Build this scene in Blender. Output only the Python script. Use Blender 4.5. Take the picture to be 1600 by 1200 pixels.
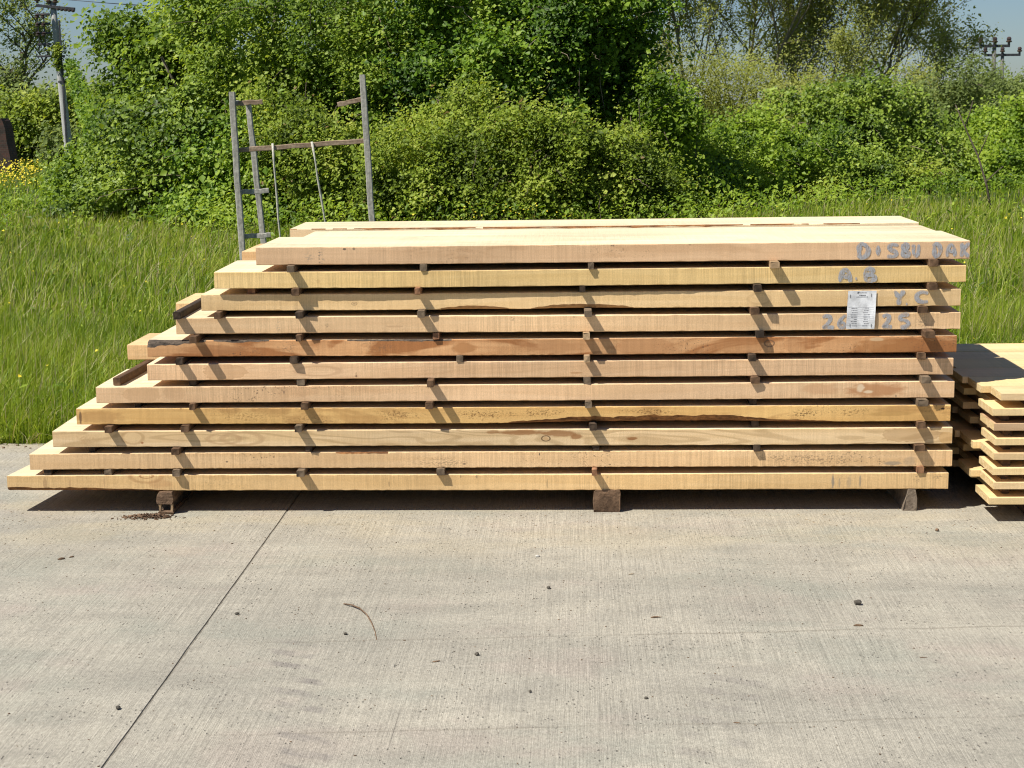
import bpy, bmesh, math, random
import numpy as np
from mathutils import Matrix, Vector, Euler

for o in list(bpy.data.objects):
    bpy.data.objects.remove(o)
sc = bpy.context.scene
COL = sc.collection
R = math.radians

# ------------------------------------------------------------------ camera, sky, sun, exposure
cam = bpy.data.cameras.new('camera')
cam.sensor_width = 36.0
cam.lens = 56.25
cam.clip_start = 0.05
cam.clip_end = 3000
camo = bpy.data.objects.new('camera', cam)
COL.objects.link(camo)
PITCH = math.atan(435 / 2500.0)
camo.matrix_world = (Matrix.Translation((0, 0, 1.52)) @ Matrix.Rotation(R(90) - PITCH, 4, 'X')
                     @ Matrix.Rotation(R(-0.78), 4, 'Z'))
sc.camera = camo

A = R(2.5)            # yaw of the timber stack against the view axis
Y0 = 5.90             # distance of its front face


def S(u, v, z=0.0):
    """stack frame (u along the planks, v into depth) to world"""
    return Vector((u * math.cos(A) + v * math.sin(A), Y0 - u * math.sin(A) + v * math.cos(A), z))


LIGHT = S(0.585, 0.36, 0) - S(0, 0, 0)
LIGHT.z = -1.0
LIGHT.normalize()
elev = math.asin(-LIGHT.z)
world = bpy.data.worlds.new('World')
sc.world = world
world.use_nodes = True
wn = world.node_tree
sky = wn.nodes.new('ShaderNodeTexSky')
sky.sky_type = 'NISHITA'
sky.sun_disc = False
sky.sun_elevation = elev
sky.sun_rotation = math.atan2(-LIGHT.x, -LIGHT.y)
sky.altitude = 200
sky.air_density = 1.0
sky.dust_density = 0.5
sky.ozone_density = 5.0
bg = wn.nodes['Background']
bg.inputs['Strength'].default_value = 0.07
tint = wn.nodes.new('ShaderNodeMix')
tint.data_type = 'RGBA'
tint.blend_type = 'MULTIPLY'
tint.inputs[0].default_value = 1.0
tint.inputs[7].default_value = (0.70, 0.75, 0.82, 1)
wn.links.new(sky.outputs[0], tint.inputs[6])
wn.links.new(tint.outputs[2], bg.inputs['Color'])
sun = bpy.data.lights.new('sun', 'SUN')
sun.energy = 5.0
sun.angle = R(0.53)
sun.color = (1.0, 0.952, 0.870)
suno = bpy.data.objects.new('sun', sun)
COL.objects.link(suno)
suno.rotation_euler = LIGHT.to_track_quat('-Z', 'Y').to_euler()
suno.location = (-6, -4, 10)
vs = sc.view_settings
vs.view_transform = 'Standard'
vs.look = 'None'
vs.exposure = 0.5
vs.gamma = 1.0
vs.use_curve_mapping = False
sc.render.engine = 'CYCLES'
sc.cycles.max_bounces = 8
sc.cycles.transparent_max_bounces = 8
sc.cycles.use_denoising = True
sc.cycles.filter_width = 1.15

# ------------------------------------------------------------------ helpers
rng = np.random.default_rng(7)
rnd = random.Random(11)


def tag(o, label=None, cat=None, group=None, kind=None):
    if label:
        o['label'] = label
    if cat:
        o['category'] = cat
    if group:
        o['group'] = group
    if kind:
        o['kind'] = kind
    return o


def empty(name, loc=(0, 0, 0), rz=0.0):
    o = bpy.data.objects.new(name, None)
    COL.objects.link(o)
    o.location = loc
    o.rotation_euler = (0, 0, rz)
    o.empty_display_size = 0.1
    return o


def link(name, me, mats, parent=None, loc=None, rz=None):
    o = bpy.data.objects.new(name, me)
    COL.objects.link(o)
    if mats is not None:
        for m in (mats if isinstance(mats, (list, tuple)) else [mats]):
            if len(me.materials) < (len(mats) if isinstance(mats, (list, tuple)) else 1):
                me.materials.append(m)
    if parent:
        o.parent = parent
    if loc is not None:
        o.location = loc
    if rz is not None:
        o.rotation_euler = (0, 0, rz)
    return o


def tri_mesh(name, V, T, rndv=None, smooth=False):
    V = np.asarray(V, dtype=np.float32)
    T = np.asarray(T, dtype=np.int32)
    me = bpy.data.meshes.new(name)
    me.vertices.add(len(V))
    me.vertices.foreach_set('co', V.ravel())
    me.loops.add(T.size)
    me.loops.foreach_set('vertex_index', T.ravel())
    me.polygons.add(len(T))
    me.polygons.foreach_set('loop_start', np.arange(0, T.size, 3, dtype=np.int32))
    if smooth:
        me.polygons.foreach_set('use_smooth', np.ones(len(T), dtype=bool))
    if rndv is not None:
        a = me.attributes.new('rnd', 'FLOAT', 'POINT')
        a.data.foreach_set('value', np.asarray(rndv, dtype=np.float32))
    me.update(calc_edges=True)
    return me


def poly_mesh(name, verts, faces, mats=None):
    me = bpy.data.meshes.new(name)
    me.from_pydata([tuple(v) for v in verts], [], faces)
    if mats:
        me.polygons.foreach_set('material_index', mats)
    me.update()
    return me


def box_data(x0, x1, y0, y1, z0, z1, j=0.0, r=rnd):
    v = [(x, y, z) for z in (z0, z1) for (x, y) in ((x0, y0), (x1, y0), (x1, y1), (x0, y1))]
    v = [(x + r.uniform(-j, j), y + r.uniform(-j, j), z + r.uniform(-j, j)) for x, y, z in v]
    f = [(0, 3, 2, 1), (4, 5, 6, 7), (0, 1, 5, 4), (1, 2, 6, 5), (2, 3, 7, 6), (3, 0, 4, 7)]
    return v, f


def merge(parts):
    V, Fc = [], []
    for v, f in parts:
        n = len(V)
        V += list(v)
        Fc += [tuple(i + n for i in q) for q in f]
    return V, Fc


def bevel_mesh(me, w, seg=1):
    bm = bmesh.new()
    bm.from_mesh(me)
    bmesh.ops.bevel(bm, geom=bm.edges[:], offset=w, segments=seg, affect='EDGES', profile=0.6)
    bm.to_mesh(me)
    bm.free()
    me.update()
    return me


def tube(pts, rad, n=6):
    """tapered tube along a polyline; returns verts, tris"""
    pts = np.asarray(pts, float)
    rad = np.broadcast_to(np.asarray(rad, float), (len(pts),))
    d = np.gradient(pts, axis=0)
    d /= np.linalg.norm(d, axis=1)[:, None] + 1e-9
    ref = np.array([0.31, 0.93, 0.2])
    a = np.cross(d, ref)
    a /= np.linalg.norm(a, axis=1)[:, None] + 1e-9
    b = np.cross(d, a)
    th = np.arange(n) * 2 * math.pi / n
    V = pts[:, None, :] + rad[:, None, None] * (np.cos(th)[None, :, None] * a[:, None, :] + np.sin(th)[None, :, None] * b[:, None, :])
    V = V.reshape(-1, 3)
    T = []
    for i in range(len(pts) - 1):
        for k in range(n):
            p, q = i * n + k, i * n + (k + 1) % n
            T += [(p, q, q + n), (p, q + n, p + n)]
    e = (len(pts) - 1) * n
    for k in range(1, n - 1):
        T.append((0, k + 1, k))
        T.append((e, e + k, e + k + 1))
    return V, np.array(T)


def merge_tris(parts):
    V, T, n = [], [], 0
    for v, t in parts:
        V.append(np.asarray(v))
        T.append(np.asarray(t) + n)
        n += len(v)
    return np.concatenate(V), np.concatenate(T)


ORD = ['zeroth', 'first', 'second', 'third', 'fourth', 'fifth', 'sixth', 'seventh', 'eighth', 'ninth', 'tenth', 'eleventh', 'twelfth']
LAY = {1: 'lowest', 2: 'second lowest', 3: 'third lowest', 4: 'fourth lowest', 5: 'fifth lowest', 6: 'middle',
       7: 'fifth highest', 8: 'fourth highest', 9: 'third highest', 10: 'second highest', 11: 'topmost'}


# ------------------------------------------------------------------ node material helper
class NT:
    def __init__(s, name):
        s.m = bpy.data.materials.new(name)
        s.m.use_nodes = True
        s.t = s.m.node_tree
        s.t.nodes.clear()
        s.out = s.n('ShaderNodeOutputMaterial')

    def n(s, typ, **kw):
        nd = s.t.nodes.new(typ)
        for k, v in kw.items():
            setattr(nd, k, v)
        return nd

    def l(s, a, b):
        s.t.links.new(a, b)

    def put(s, sock, v):
        if hasattr(v, 'is_linked') or isinstance(v, bpy.types.NodeSocket):
            s.l(v, sock)
        elif isinstance(v, (tuple, list)) and len(v) == 3 and sock.type == 'RGBA':
            sock.default_value = (*v, 1)
        else:
            sock.default_value = v

    def math(s, op, a, b=0.0, c=None, clamp=False):
        nd = s.n('ShaderNodeMath', operation=op, use_clamp=clamp)
        s.put(nd.inputs[0], a)
        s.put(nd.inputs[1], b)
        if c is not None:
            s.put(nd.inputs[2], c)
        return nd.outputs[0]

    def vmul(s, vec, sc3, add=None):
        nd = s.n('ShaderNodeVectorMath', operation='MULTIPLY')
        s.l(vec, nd.inputs[0])
        nd.inputs[1].default_value = sc3
        o = nd.outputs[0]
        if add is not None:
            ad = s.n('ShaderNodeVectorMath', operation='ADD')
            s.l(o, ad.inputs[0])
            s.put(ad.inputs[1], add)
            o = ad.outputs[0]
        return o

    def noise(s, vec, scale=1.0, detail=3.0, rough=0.55, dist=0.0):
        nd = s.n('ShaderNodeTexNoise')
        s.l(vec, nd.inputs['Vector'])
        nd.inputs['Scale'].default_value = scale
        nd.inputs['Detail'].default_value = detail
        nd.inputs['Roughness'].default_value = rough
        nd.inputs['Distortion'].default_value = dist
        return nd.outputs['Fac']

    def voro(s, vec, scale=1.0, feature='F1'):
        nd = s.n('ShaderNodeTexVoronoi', feature=feature)
        s.l(vec, nd.inputs['Vector'])
        nd.inputs['Scale'].default_value = scale
        return nd.outputs['Distance']

    def rng(s, x, a, b, c=0.0, d=1.0):
        nd = s.n('ShaderNodeMapRange', interpolation_type='SMOOTHSTEP')
        s.put(nd.inputs[0], x)
        for i, v in enumerate((a, b, c, d)):
            nd.inputs[i + 1].default_value = v
        return nd.outputs[0]

    def mix(s, f, a, b, typ='MIX'):
        nd = s.n('ShaderNodeMix', data_type='RGBA', blend_type=typ)
        s.put(nd.inputs[0], f)
        s.put(nd.inputs[6], a)
        s.put(nd.inputs[7], b)
        return nd.outputs[2]

    def scale_col(s, col, f):
        nd = s.n('ShaderNodeVectorMath', operation='SCALE')
        s.put(nd.inputs[0], col)
        s.put(nd.inputs['Scale'], f)
        return nd.outputs[0]

    def bump(s, h, strength, dist, prev=None):
        nd = s.n('ShaderNodeBump')
        nd.inputs['Strength'].default_value = strength
        nd.inputs['Distance'].default_value = dist
        s.l(h, nd.inputs['Height'])
        if prev is not None:
            s.l(prev, nd.inputs['Normal'])
        return nd.outputs[0]

    def bsdf(s, col, rough=0.7, normal=None, spec=0.3, alpha=None):
        b = s.n('ShaderNodeBsdfPrincipled')
        s.put(b.inputs['Base Color'], col)
        s.put(b.inputs['Roughness'], rough)
        b.inputs['Specular IOR Level'].default_value = spec
        if normal is not None:
            s.l(normal, b.inputs['Normal'])
        if alpha is not None:
            s.l(alpha, b.inputs['Alpha'])
        return b

    def finish(s, b):
        s.l(b.outputs[0], s.out.inputs['Surface'])
        return s.m

    def obj(s):
        return s.n('ShaderNodeTexCoord').outputs['Object']

    def objrand(s, k=40.0):
        r = s.n('ShaderNodeObjectInfo').outputs['Random']
        c = s.n('ShaderNodeCombineXYZ')
        for i, f in enumerate((1.0, 1.7, 0.6)):
            s.l(s.math('MULTIPLY', r, k * f), c.inputs[i])
        return c.outputs[0]


def wood(name, base, base2, stain=(0.30, 0.13, 0.05), stain_amt=0.0, stain_th=0.55, saw=0.5, grain=0.5, cath=0.0,
         mold=0.15, marks=(), warmvar=0.0):
    """sawn timber: lengthwise grain, crosswise band-saw marks, blotches and listed stains/knots (u, z, ru, rz, colour, strength, kind)"""
    s = NT(name)
    base, base2 = [tuple(min(.86, c * k) for c, k in zip(q, (1.14, 1.11, 1.10))) for q in (base, base2)]
    p = s.obj()
    off = s.objrand()
    pv = s.vmul(p, (1, 1, 1), off)
    g = s.noise(s.vmul(p, (1.3, 34, 34), off), 1, 6, 0.6, 0.8)
    col = s.mix(s.rng(g, 0.35, 0.68), base, base2)
    if cath > 0:
        w = s.noise(s.vmul(p, (1.1, 7, 9), off), 1, 2, 0.5, 0.4)
        rings = s.math('SINE', s.math('MULTIPLY', w, 75.0))
        col = s.mix(s.rng(rings, 0.2, 1.0, 0, cath), col, (base[0] * 0.55, base[1] * 0.5, base[2] * 0.42))
    bl = s.noise(s.vmul(p, (2.2, 6, 8), off), 1, 4, 0.6, 0.6)
    if stain_amt > 0:
        col = s.mix(s.rng(bl, stain_th, stain_th + 0.09, 0, stain_amt), col, stain)
    soft = s.noise(s.vmul(p, (0.9, 3, 3), off), 1, 2, 0.5)
    col = s.scale_col(col, s.rng(soft, 0.3, 0.7, 0.86, 1.10))
    # fine crosswise saw marks, broken up in patches
    sw = s.noise(s.vmul(p, (330, 5, 7), off), 1, 2, 0.6)
    sw2 = s.noise(s.vmul(p, (75, 2.5, 3), off), 1, 3, 0.7)
    patch = s.rng(s.noise(s.vmul(p, (3, 5, 5), off), 1, 2), 0.35, 0.65, 0.35, 1.0)
    sm = s.math('ADD', s.math('MULTIPLY', sw, 0.6), s.math('MULTIPLY', sw2, 0.4))
    smd = s.math('MULTIPLY', s.rng(sm, 0.36, 0.64, -0.5, 0.5), s.math('MULTIPLY', patch, 0.34 * saw))
    col = s.scale_col(col, s.math('ADD', smd, 1.0))
    fine = s.noise(pv, 260, 3, 0.7)
    col = s.scale_col(col, s.rng(fine, 0.3, 0.7, 0.90, 1.08))
    if mold > 0:
        reg = s.rng(s.noise(s.vmul(p, (2.5, 5, 7), off), 1, 3), 0.54, 0.70)
        sp = s.rng(s.noise(s.vmul(p, (120, 160, 170), off), 1, 2), 0.60, 0.66)
        col = s.mix(s.math('MULTIPLY', s.math('MULTIPLY', reg, sp), min(1.0, mold * 3)), col, (0.10, 0.065, 0.04))
    xyz = s.n('ShaderNodeSeparateXYZ')
    s.l(p, xyz.inputs[0])
    if marks:
        front = s.rng(xyz.outputs[1], 0.006, 0.03, 1.0, 0.0)
        wob = s.noise(s.vmul(p, (22, 30, 60), off), 1, 4, 0.65)
        wob2 = s.noise(s.vmul(p, (105, 160, 170), off), 1, 3, 0.75)
        for (cu, cz, ru, rz, mc, st, kind) in marks:
            a = s.math('DIVIDE', s.math('SUBTRACT', xyz.outputs[0], cu), ru)
            b = s.math('DIVIDE', s.math('SUBTRACT', xyz.outputs[2], cz), rz)
            d = s.math('SQRT', s.math('ADD', s.math('MULTIPLY', a, a), s.math('MULTIPLY', b, b)))
            if kind == 'ring':
                d = s.math('ADD', d, s.math('MULTIPLY', s.math('SUBTRACT', wob, 0.5), 0.35))
                f = s.rng(s.math('ABSOLUTE', s.math('SUBTRACT', d, 1.0)), 0.06, 0.26, st, 0.0)
            elif kind == 'edge':      # a tide mark: soft inside, darker rim
                d = s.math('ADD', d, s.math('MULTIPLY', s.math('SUBTRACT', wob, 0.5), 1.1))
                f = s.math('MAXIMUM', s.rng(d, 0.98, 1.0, st * 0.55, 0.0),
                           s.rng(s.math('ABSOLUTE', s.math('SUBTRACT', d, 0.96)), 0.0, 0.05, st, 0.0))
            elif kind == 'speck':
                d = s.math('ADD', d, s.math('MULTIPLY', s.math('SUBTRACT', wob, 0.5), 1.9))
                f = s.math('MULTIPLY', s.rng(d, 0.2, 1.15, st, 0.0), s.rng(s.math('SUBTRACT', wob2, s.math('MULTIPLY', d, 0.05)), 0.47, 0.58))
            else:
                d = s.math('ADD', d, s.math('MULTIPLY', s.math('SUBTRACT', wob, 0.5), 1.2))
                f = s.rng(d, 0.55, 1.0, st, 0.0)
            col = s.mix(s.math('MULTIPLY', f, front), col, mc)
    h = s.math('ADD', s.math('MULTIPLY', sm, 0.7), s.math('MULTIPLY', fine, 0.3))
    nb = s.bump(h, 0.35, 0.0022)
    return s.finish(s.bsdf(col, s.rng(g, 0.3, 0.7, 0.62, 0.82), nb, 0.25))


def simple(name, c1, c2, scale=(8, 8, 8), rough=0.8, bumpd=0.002, detail=5, spec=0.25, fine=60, bs=0.5, metal=0.0):
    s = NT(name)
    p = s.obj()
    off = s.objrand()
    a = s.noise(s.vmul(p, scale, off), 1, detail, 0.62, 0.3)
    f = s.noise(s.vmul(p, (fine, fine, fine), off), 1, 4, 0.65)
    col = s.mix(s.rng(a, 0.32, 0.68), c1, c2)
    col = s.scale_col(col, s.rng(f, 0.28, 0.72, 0.72, 1.22))
    nb = s.bump(s.math('ADD', a, f), bs, bumpd)
    b = s.bsdf(col, rough, nb, spec)
    b.inputs['Metallic'].default_value = metal
    return s.finish(b)


def leaf_mat(name, dark, mid, light, trans=0.35, rough=0.42, patch=1.2, spec=0.45, thr=(0.25, 0.8), brown=0.0):
    s = NT(name)
    at = s.n('ShaderNodeAttribute', attribute_name='rnd')
    r = at.outputs['Fac']
    pos = s.n('ShaderNodeNewGeometry').outputs['Position']
    pn = s.noise(s.vmul(pos, (patch, patch, patch)), 1, 3, 0.6)
    f = s.math('ADD', s.math('MULTIPLY', r, 0.50), s.math('MULTIPLY', s.rng(pn, 0.28, 0.72), 0.52))
    ramp = s.n('ShaderNodeValToRGB')
    ramp.color_ramp.elements[0].position = thr[0]
    ramp.color_ramp.elements[0].color = (*dark, 1)
    ramp.color_ramp.elements[1].position = thr[1]
    ramp.color_ramp.elements[1].color = (*light, 1)
    e = ramp.color_ramp.elements.new((thr[0] + thr[1]) / 2)
    e.color = (*mid, 1)
    s.l(f, ramp.inputs[0])
    col = ramp.outputs[0]
    if brown > 0:
        col = s.mix(s.rng(r, 1.0 - brown, 1.0 - brown + 0.01), col, (0.20, 0.13, 0.045))
    b = s.bsdf(col, rough, None, spec)
    t = s.n('ShaderNodeBsdfTranslucent')
    s.l(s.mix(1.0, col, (1.25, 1.15, 0.55), 'MULTIPLY'), t.inputs[0])
    mx = s.n('ShaderNodeMixShader')
    mx.inputs[0].default_value = trans
    s.l(b.outputs[0], mx.inputs[1])
    s.l(t.outputs[0], mx.inputs[2])
    s.l(mx.outputs[0], s.out.inputs['Surface'])
    return s.m


# ------------------------------------------------------------------ the setting: field, concrete yard
def field_material():
    s = NT('meadow_soil')
    p = s.obj()
    a = s.noise(s.vmul(p, (0.25, 0.25, 0.25)), 1, 5, 0.6)
    b = s.noise(s.vmul(p, (6, 6, 6)), 1, 5, 0.7)
    col = s.mix(s.rng(a, 0.35, 0.65), (0.035, 0.060, 0.012), (0.075, 0.105, 0.022))
    col = s.mix(s.rng(b, 0.45, 0.7, 0, 0.6), col, (0.055, 0.042, 0.022))
    return s.finish(s.bsdf(col, 0.95, s.bump(b, 0.8, 0.05), 0.1))


def grid_ground():
    xs = np.concatenate([np.linspace(-900, -60, 8), np.linspace(-40, 40, 33), np.linspace(60, 900, 8)])
    ys = np.concatenate([np.linspace(-300, 0, 4), np.linspace(4, 60, 29), np.linspace(75, 400, 8), [800, 1500]])
    V = []
    for y in ys:
        for x in xs:
            z = -0.05
            if y > 7.5:
                z += 0.03 * math.sin(x * 0.9 + y * 0.4) + 0.02 * math.sin(y * 1.3 - x * 0.3)
            V.append((x, y, z))
    nx = len(xs)
    Fc = [(j * nx + i, j * nx + i + 1, (j + 1) * nx + i + 1, (j + 1) * nx + i) for j in range(len(ys) - 1) for i in range(nx - 1)]
    return V, Fc


V, Fc = grid_ground()
tag(link('field', poly_mesh('field', V, Fc), field_material()), kind='structure')


def concrete_material():
    s = NT('broomed_concrete')
    p = s.obj()
    xyz = s.n('ShaderNodeSeparateXYZ')
    s.l(p, xyz.inputs[0])
    u, v = xyz.outputs[0], xyz.outputs[1]
    big = s.noise(s.vmul(p, (0.9, 1.6, 1)), 1, 5, 0.6)
    mid = s.noise(s.vmul(p, (5, 7, 1)), 1, 5, 0.65)
    col = s.mix(s.rng(big, 0.33, 0.66), (0.308, 0.287, 0.236), (0.375, 0.345, 0.279))
    col = s.mix(s.rng(mid, 0.42, 0.66, 0, 0.45), col, (0.257, 0.239, 0.199))
    # greenish grey damp patches and sawdust tint near the timber
    gr = s.noise(s.vmul(p, (1.3, 2.1, 1), (7.3, 2.2, 0)), 1, 4, 0.6)
    col = s.mix(s.rng(gr, 0.50, 0.68, 0, 0.6), col, (0.268, 0.268, 0.221))
    pk = s.noise(s.vmul(p, (1.7, 2.6, 1), (17.3, 12.2, 0)), 1, 4, 0.6)
    col = s.mix(s.rng(pk, 0.52, 0.68, 0, 0.5), col, (0.335, 0.286, 0.240))
    dust = s.math('MULTIPLY', s.rng(v, -0.95, -0.15), s.rng(s.noise(s.vmul(p, (1.6, 3.5, 1), (3, 9, 0)), 1, 4), 0.40, 0.66))
    col = s.mix(s.math('MULTIPLY', dust, 0.32), col, (0.424, 0.356, 0.225))
    # faint cross bands left by the screed and by tyres
    wv = s.noise(s.vmul(p, (0.8, 9, 1), (1, 4, 0)), 1, 3, 0.6)
    col = s.scale_col(col, s.rng(wv, 0.3, 0.7, 0.95, 1.04))
    ly = s.math('ADD', v, s.math('MULTIPLY', s.noise(s.vmul(p, (2.2, 0, 0)), 1, 3), 0.05))
    for (c, w, st, lo) in ((-1.43, 0.010, 0.42, -0.6), (-2.12, 0.009, 0.34, -0.65)):
        ln = s.rng(s.math('ABSOLUTE', s.math('SUBTRACT', s.math('SUBTRACT', ly, s.math('MULTIPLY', u, 0.07)), c)), 0.0, w, st, 0.0)
        ln = s.math('MULTIPLY', ln, s.rng(u, lo - 0.3, lo + 0.2))
        ln = s.math('MULTIPLY', ln, s.rng(s.noise(s.vmul(p, (2.4, 3, 1), (2, 1, 0)), 1, 3), 0.36, 0.55, 0.35, 1.0))
        col = s.mix(ln, col, (0.14, 0.12, 0.09))
    # tyre lug prints
    for (cu, slope, wd, v0, v1, st) in ((-0.47, 0.22, 0.075, -2.6, -1.35, 0.75), (0.62, -0.2, 0.10, -2.9, -1.5, 0.40)):
        uu = s.math('SUBTRACT', s.math('SUBTRACT', u, cu), s.math('MULTIPLY', s.math('ADD', v, 2.0), -slope))
        across = s.rng(s.math('ABSOLUTE', uu), wd * 0.55, wd * 1.15, 1.0, 0.0)
        lug = s.rng(s.math('SINE', s.math('ADD', s.math('MULTIPLY', v, 62.0), s.math('MULTIPLY', uu, 26.0))), -0.2, 0.7)
        along = s.math('MULTIPLY', s.rng(v, v0, v0 + 0.3), s.rng(v, v1 - 0.35, v1, 1.0, 0.0))
        br = s.rng(s.noise(s.vmul(p, (9, 7, 1), (5, 5, 0)), 1, 4), 0.35, 0.6)
        f = s.math('MULTIPLY', s.math('MULTIPLY', across, lug), s.math('MULTIPLY', along, s.math('MULTIPLY', br, st)))
        col = s.mix(f, col, (0.205, 0.185, 0.165))
    # broom strokes
    wob = s.noise(s.vmul(p, (2.0, 0.5, 1)), 1, 2)
    pu = s.vmul(p, (1, 1, 1), None)
    br1 = s.noise(s.vmul(pu, (230, 2.2, 1)), 1, 2, 0.6)
    br2 = s.noise(s.vmul(pu, (80, 0.28, 1), (3, 3, 0)), 1, 3, 0.7)
    br3 = s.noise(s.vmul(pu, (460, 9.0, 1), (8, 3, 0)), 1, 2, 0.6)
    pat = s.rng(s.noise(s.vmul(p, (1.8, 1.2, 1), (5, 1, 0)), 1, 3), 0.32, 0.62, 0.35, 1.0)
    bro = s.math('ADD', s.math('ADD', s.math('MULTIPLY', br1, 0.40), s.math('MULTIPLY', br2, 0.2)), s.math('MULTIPLY', br3, 0.40))
    dk = s.math('MULTIPLY', s.rng(bro, 0.36, 0.62, -0.5, 0.5), s.math('MULTIPLY', pat, 0.36))
    col = s.scale_col(col, s.math('ADD', dk, 1.0))
    deep = s.math('MULTIPLY', s.rng(br2, 0.62, 0.72), s.math('MULTIPLY', s.rng(s.noise(s.vmul(p, (6, 1.1, 1), (1, 7, 0)), 1, 3), 0.46, 0.60), 0.62))
    col = s.mix(deep, col, (0.125, 0.112, 0.095))
    # pits and grains
    vo = s.voro(s.vmul(p, (1, 0.6, 1)), 62)
    vm = s.rng(s.noise(s.vmul(p, (7, 5, 1), (9, 9, 0)), 1, 4, 0.7), 0.42, 0.62)
    pit = s.math('MULTIPLY', s.rng(vo, 0.10, 0.22, 1.0, 0.0), vm)
    col = s.mix(s.math('MULTIPLY', pit, 0.65), col, (0.095, 0.085, 0.07))
    gra = s.noise(s.vmul(p, (330, 240, 1)), 1, 3, 0.75)
    col = s.scale_col(col, s.rng(gra, 0.28, 0.72, 0.70, 1.26))
    gr2 = s.noise(s.vmul(p, (95, 60, 1), (4, 1, 0)), 1, 4, 0.75)
    col = s.scale_col(col, s.rng(gr2, 0.3, 0.7, 0.82, 1.16))
    h = s.math('SUBTRACT', s.math('ADD', s.math('MULTIPLY', bro, 0.8), s.math('ADD', s.math('MULTIPLY', gra, 0.35), s.math('MULTIPLY', gr2, 0.35))), s.math('MULTIPLY', pit, 0.8))
    nb = s.bump(h, 0.75, 0.005)
    return s.finish(s.bsdf(col, 0.88, nb, 0.2))


M_conc = concrete_material()
M_joint = simple('joint_dirt', (0.15, 0.135, 0.108), (0.24, 0.218, 0.18), (30, 30, 30))
yard = tag(link('concrete_yard', poly_mesh('concrete_yard', *box_data(-9, 11, -8.99, 1.265, -0.30, -0.0032)), M_joint, loc=S(0, 0), rz=-A), kind='structure')


def slab(u0, u1, v0, v1, seed):
    r = random.Random(seed)
    top, nu, nv = [], 2, 2
    us = [u0] + [u1]
    # ragged far edge, straight others, arrises rounded by a 6 mm chamfer
    ring = []
    n = 90
    for i in range(n + 1):
        ring.append((u0, v0 + (v1 - v0) * i / n, 'l'))
    m = 120
    for i in range(1, m):
        ring.append((u0 + (u1 - u0) * i / m, v1 + r.uniform(-0.018, 0.018), 't'))
    for i in range(n + 1):
        ring.append((u1, v1 + (v0 - v1) * i / n, 'r'))
    V = []
    for (a, b, k) in ring:
        ja = r.uniform(-0.0012, 0.0012)
        V.append((a + ja + (0.0025 if k == 'l' else -0.0025 if k == 'r' else 0), b - (0.006 if k == 't' else 0), 0.0))
    k0 = len(V)
    for (a, b, k) in ring:
        V.append((a + r.uniform(-0.001, 0.001), b, -0.006))
    k1 = len(V)
    for (a, b, k) in ring:
        V.append((a, b, -0.028))
    Fc = [tuple(range(k0 - 1, -1, -1))]
    for i in range(k0):
        j = (i + 1) % k0
        Fc.append((i, j, k0 + j, k0 + i))
        Fc.append((k0 + i, k0 + j, k1 + j, k1 + i))
    return poly_mesh('slab', V, Fc)


for (a, b, sd) in ((-9, -0.8725, 3), (-0.8695, 3.62, 4), (3.63, 11, 5)):
    o = link('slab', slab(a, b, -9, 1.30, sd), M_conc, yard)
    o.location = (0, 0, 0)

# ------------------------------------------------------------------ timber stack
M_bark = simple('bark', (0.13, 0.058, 0.024), (0.33, 0.155, 0.058), (14, 60, 60), 0.95, 0.006, bs=0.9)
M_bark_dark = simple('dark_bark', (0.05, 0.04, 0.032), (0.13, 0.10, 0.075), (16, 50, 50), 0.95, 0.008, bs=1.0)
M_bast = simple('bast_wood', (0.30, 0.16, 0.07), (0.42, 0.24, 0.11), (5, 70, 70), 0.9, 0.004)


def endgrain(name, c1, c2):
    s = NT(name)
    p = s.obj()
    off = s.objrand()
    w = s.noise(s.vmul(p, (1, 6, 14), off), 1, 3, 0.5, 0.3)
    rings = s.math('SINE', s.math('MULTIPLY', w, 60.0))
    f = s.noise(s.vmul(p, (200, 200, 200), off), 1, 3)
    col = s.mix(s.rng(rings, -0.6, 0.9), c1, c2)
    col = s.scale_col(col, s.rng(f, 0.3, 0.7, 0.82, 1.1))
    return s.finish(s.bsdf(col, 0.85, s.bump(f, 0.4, 0.002), 0.2))


M_end = endgrain('end_grain', (0.50, 0.36, 0.20), (0.60, 0.46, 0.28))

# z of each layer's underside, thickness
ROWZ = [0.0860 + 0.0862 * i for i in range(11)]
TH = 0.0610
TH11 = 0.0655
# pixel measure of the front face turned into metres along the stack, per layer
KU = [(0.002420, -0.01736), (0.002413, -0.01606), (0.002407, -0.01484), (0.002401, -0.01363), (0.002395, -0.01239), (0.002390, -0.01123),
      (0.002384, -0.01003), (0.002378, -0.00881), (0.002372, -0.00756), (0.002366, -0.00642), (0.002360, -0.00515)]


def U(row, px):
    k, b = KU[row - 1]
    return k * (px - 800) + b


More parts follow.
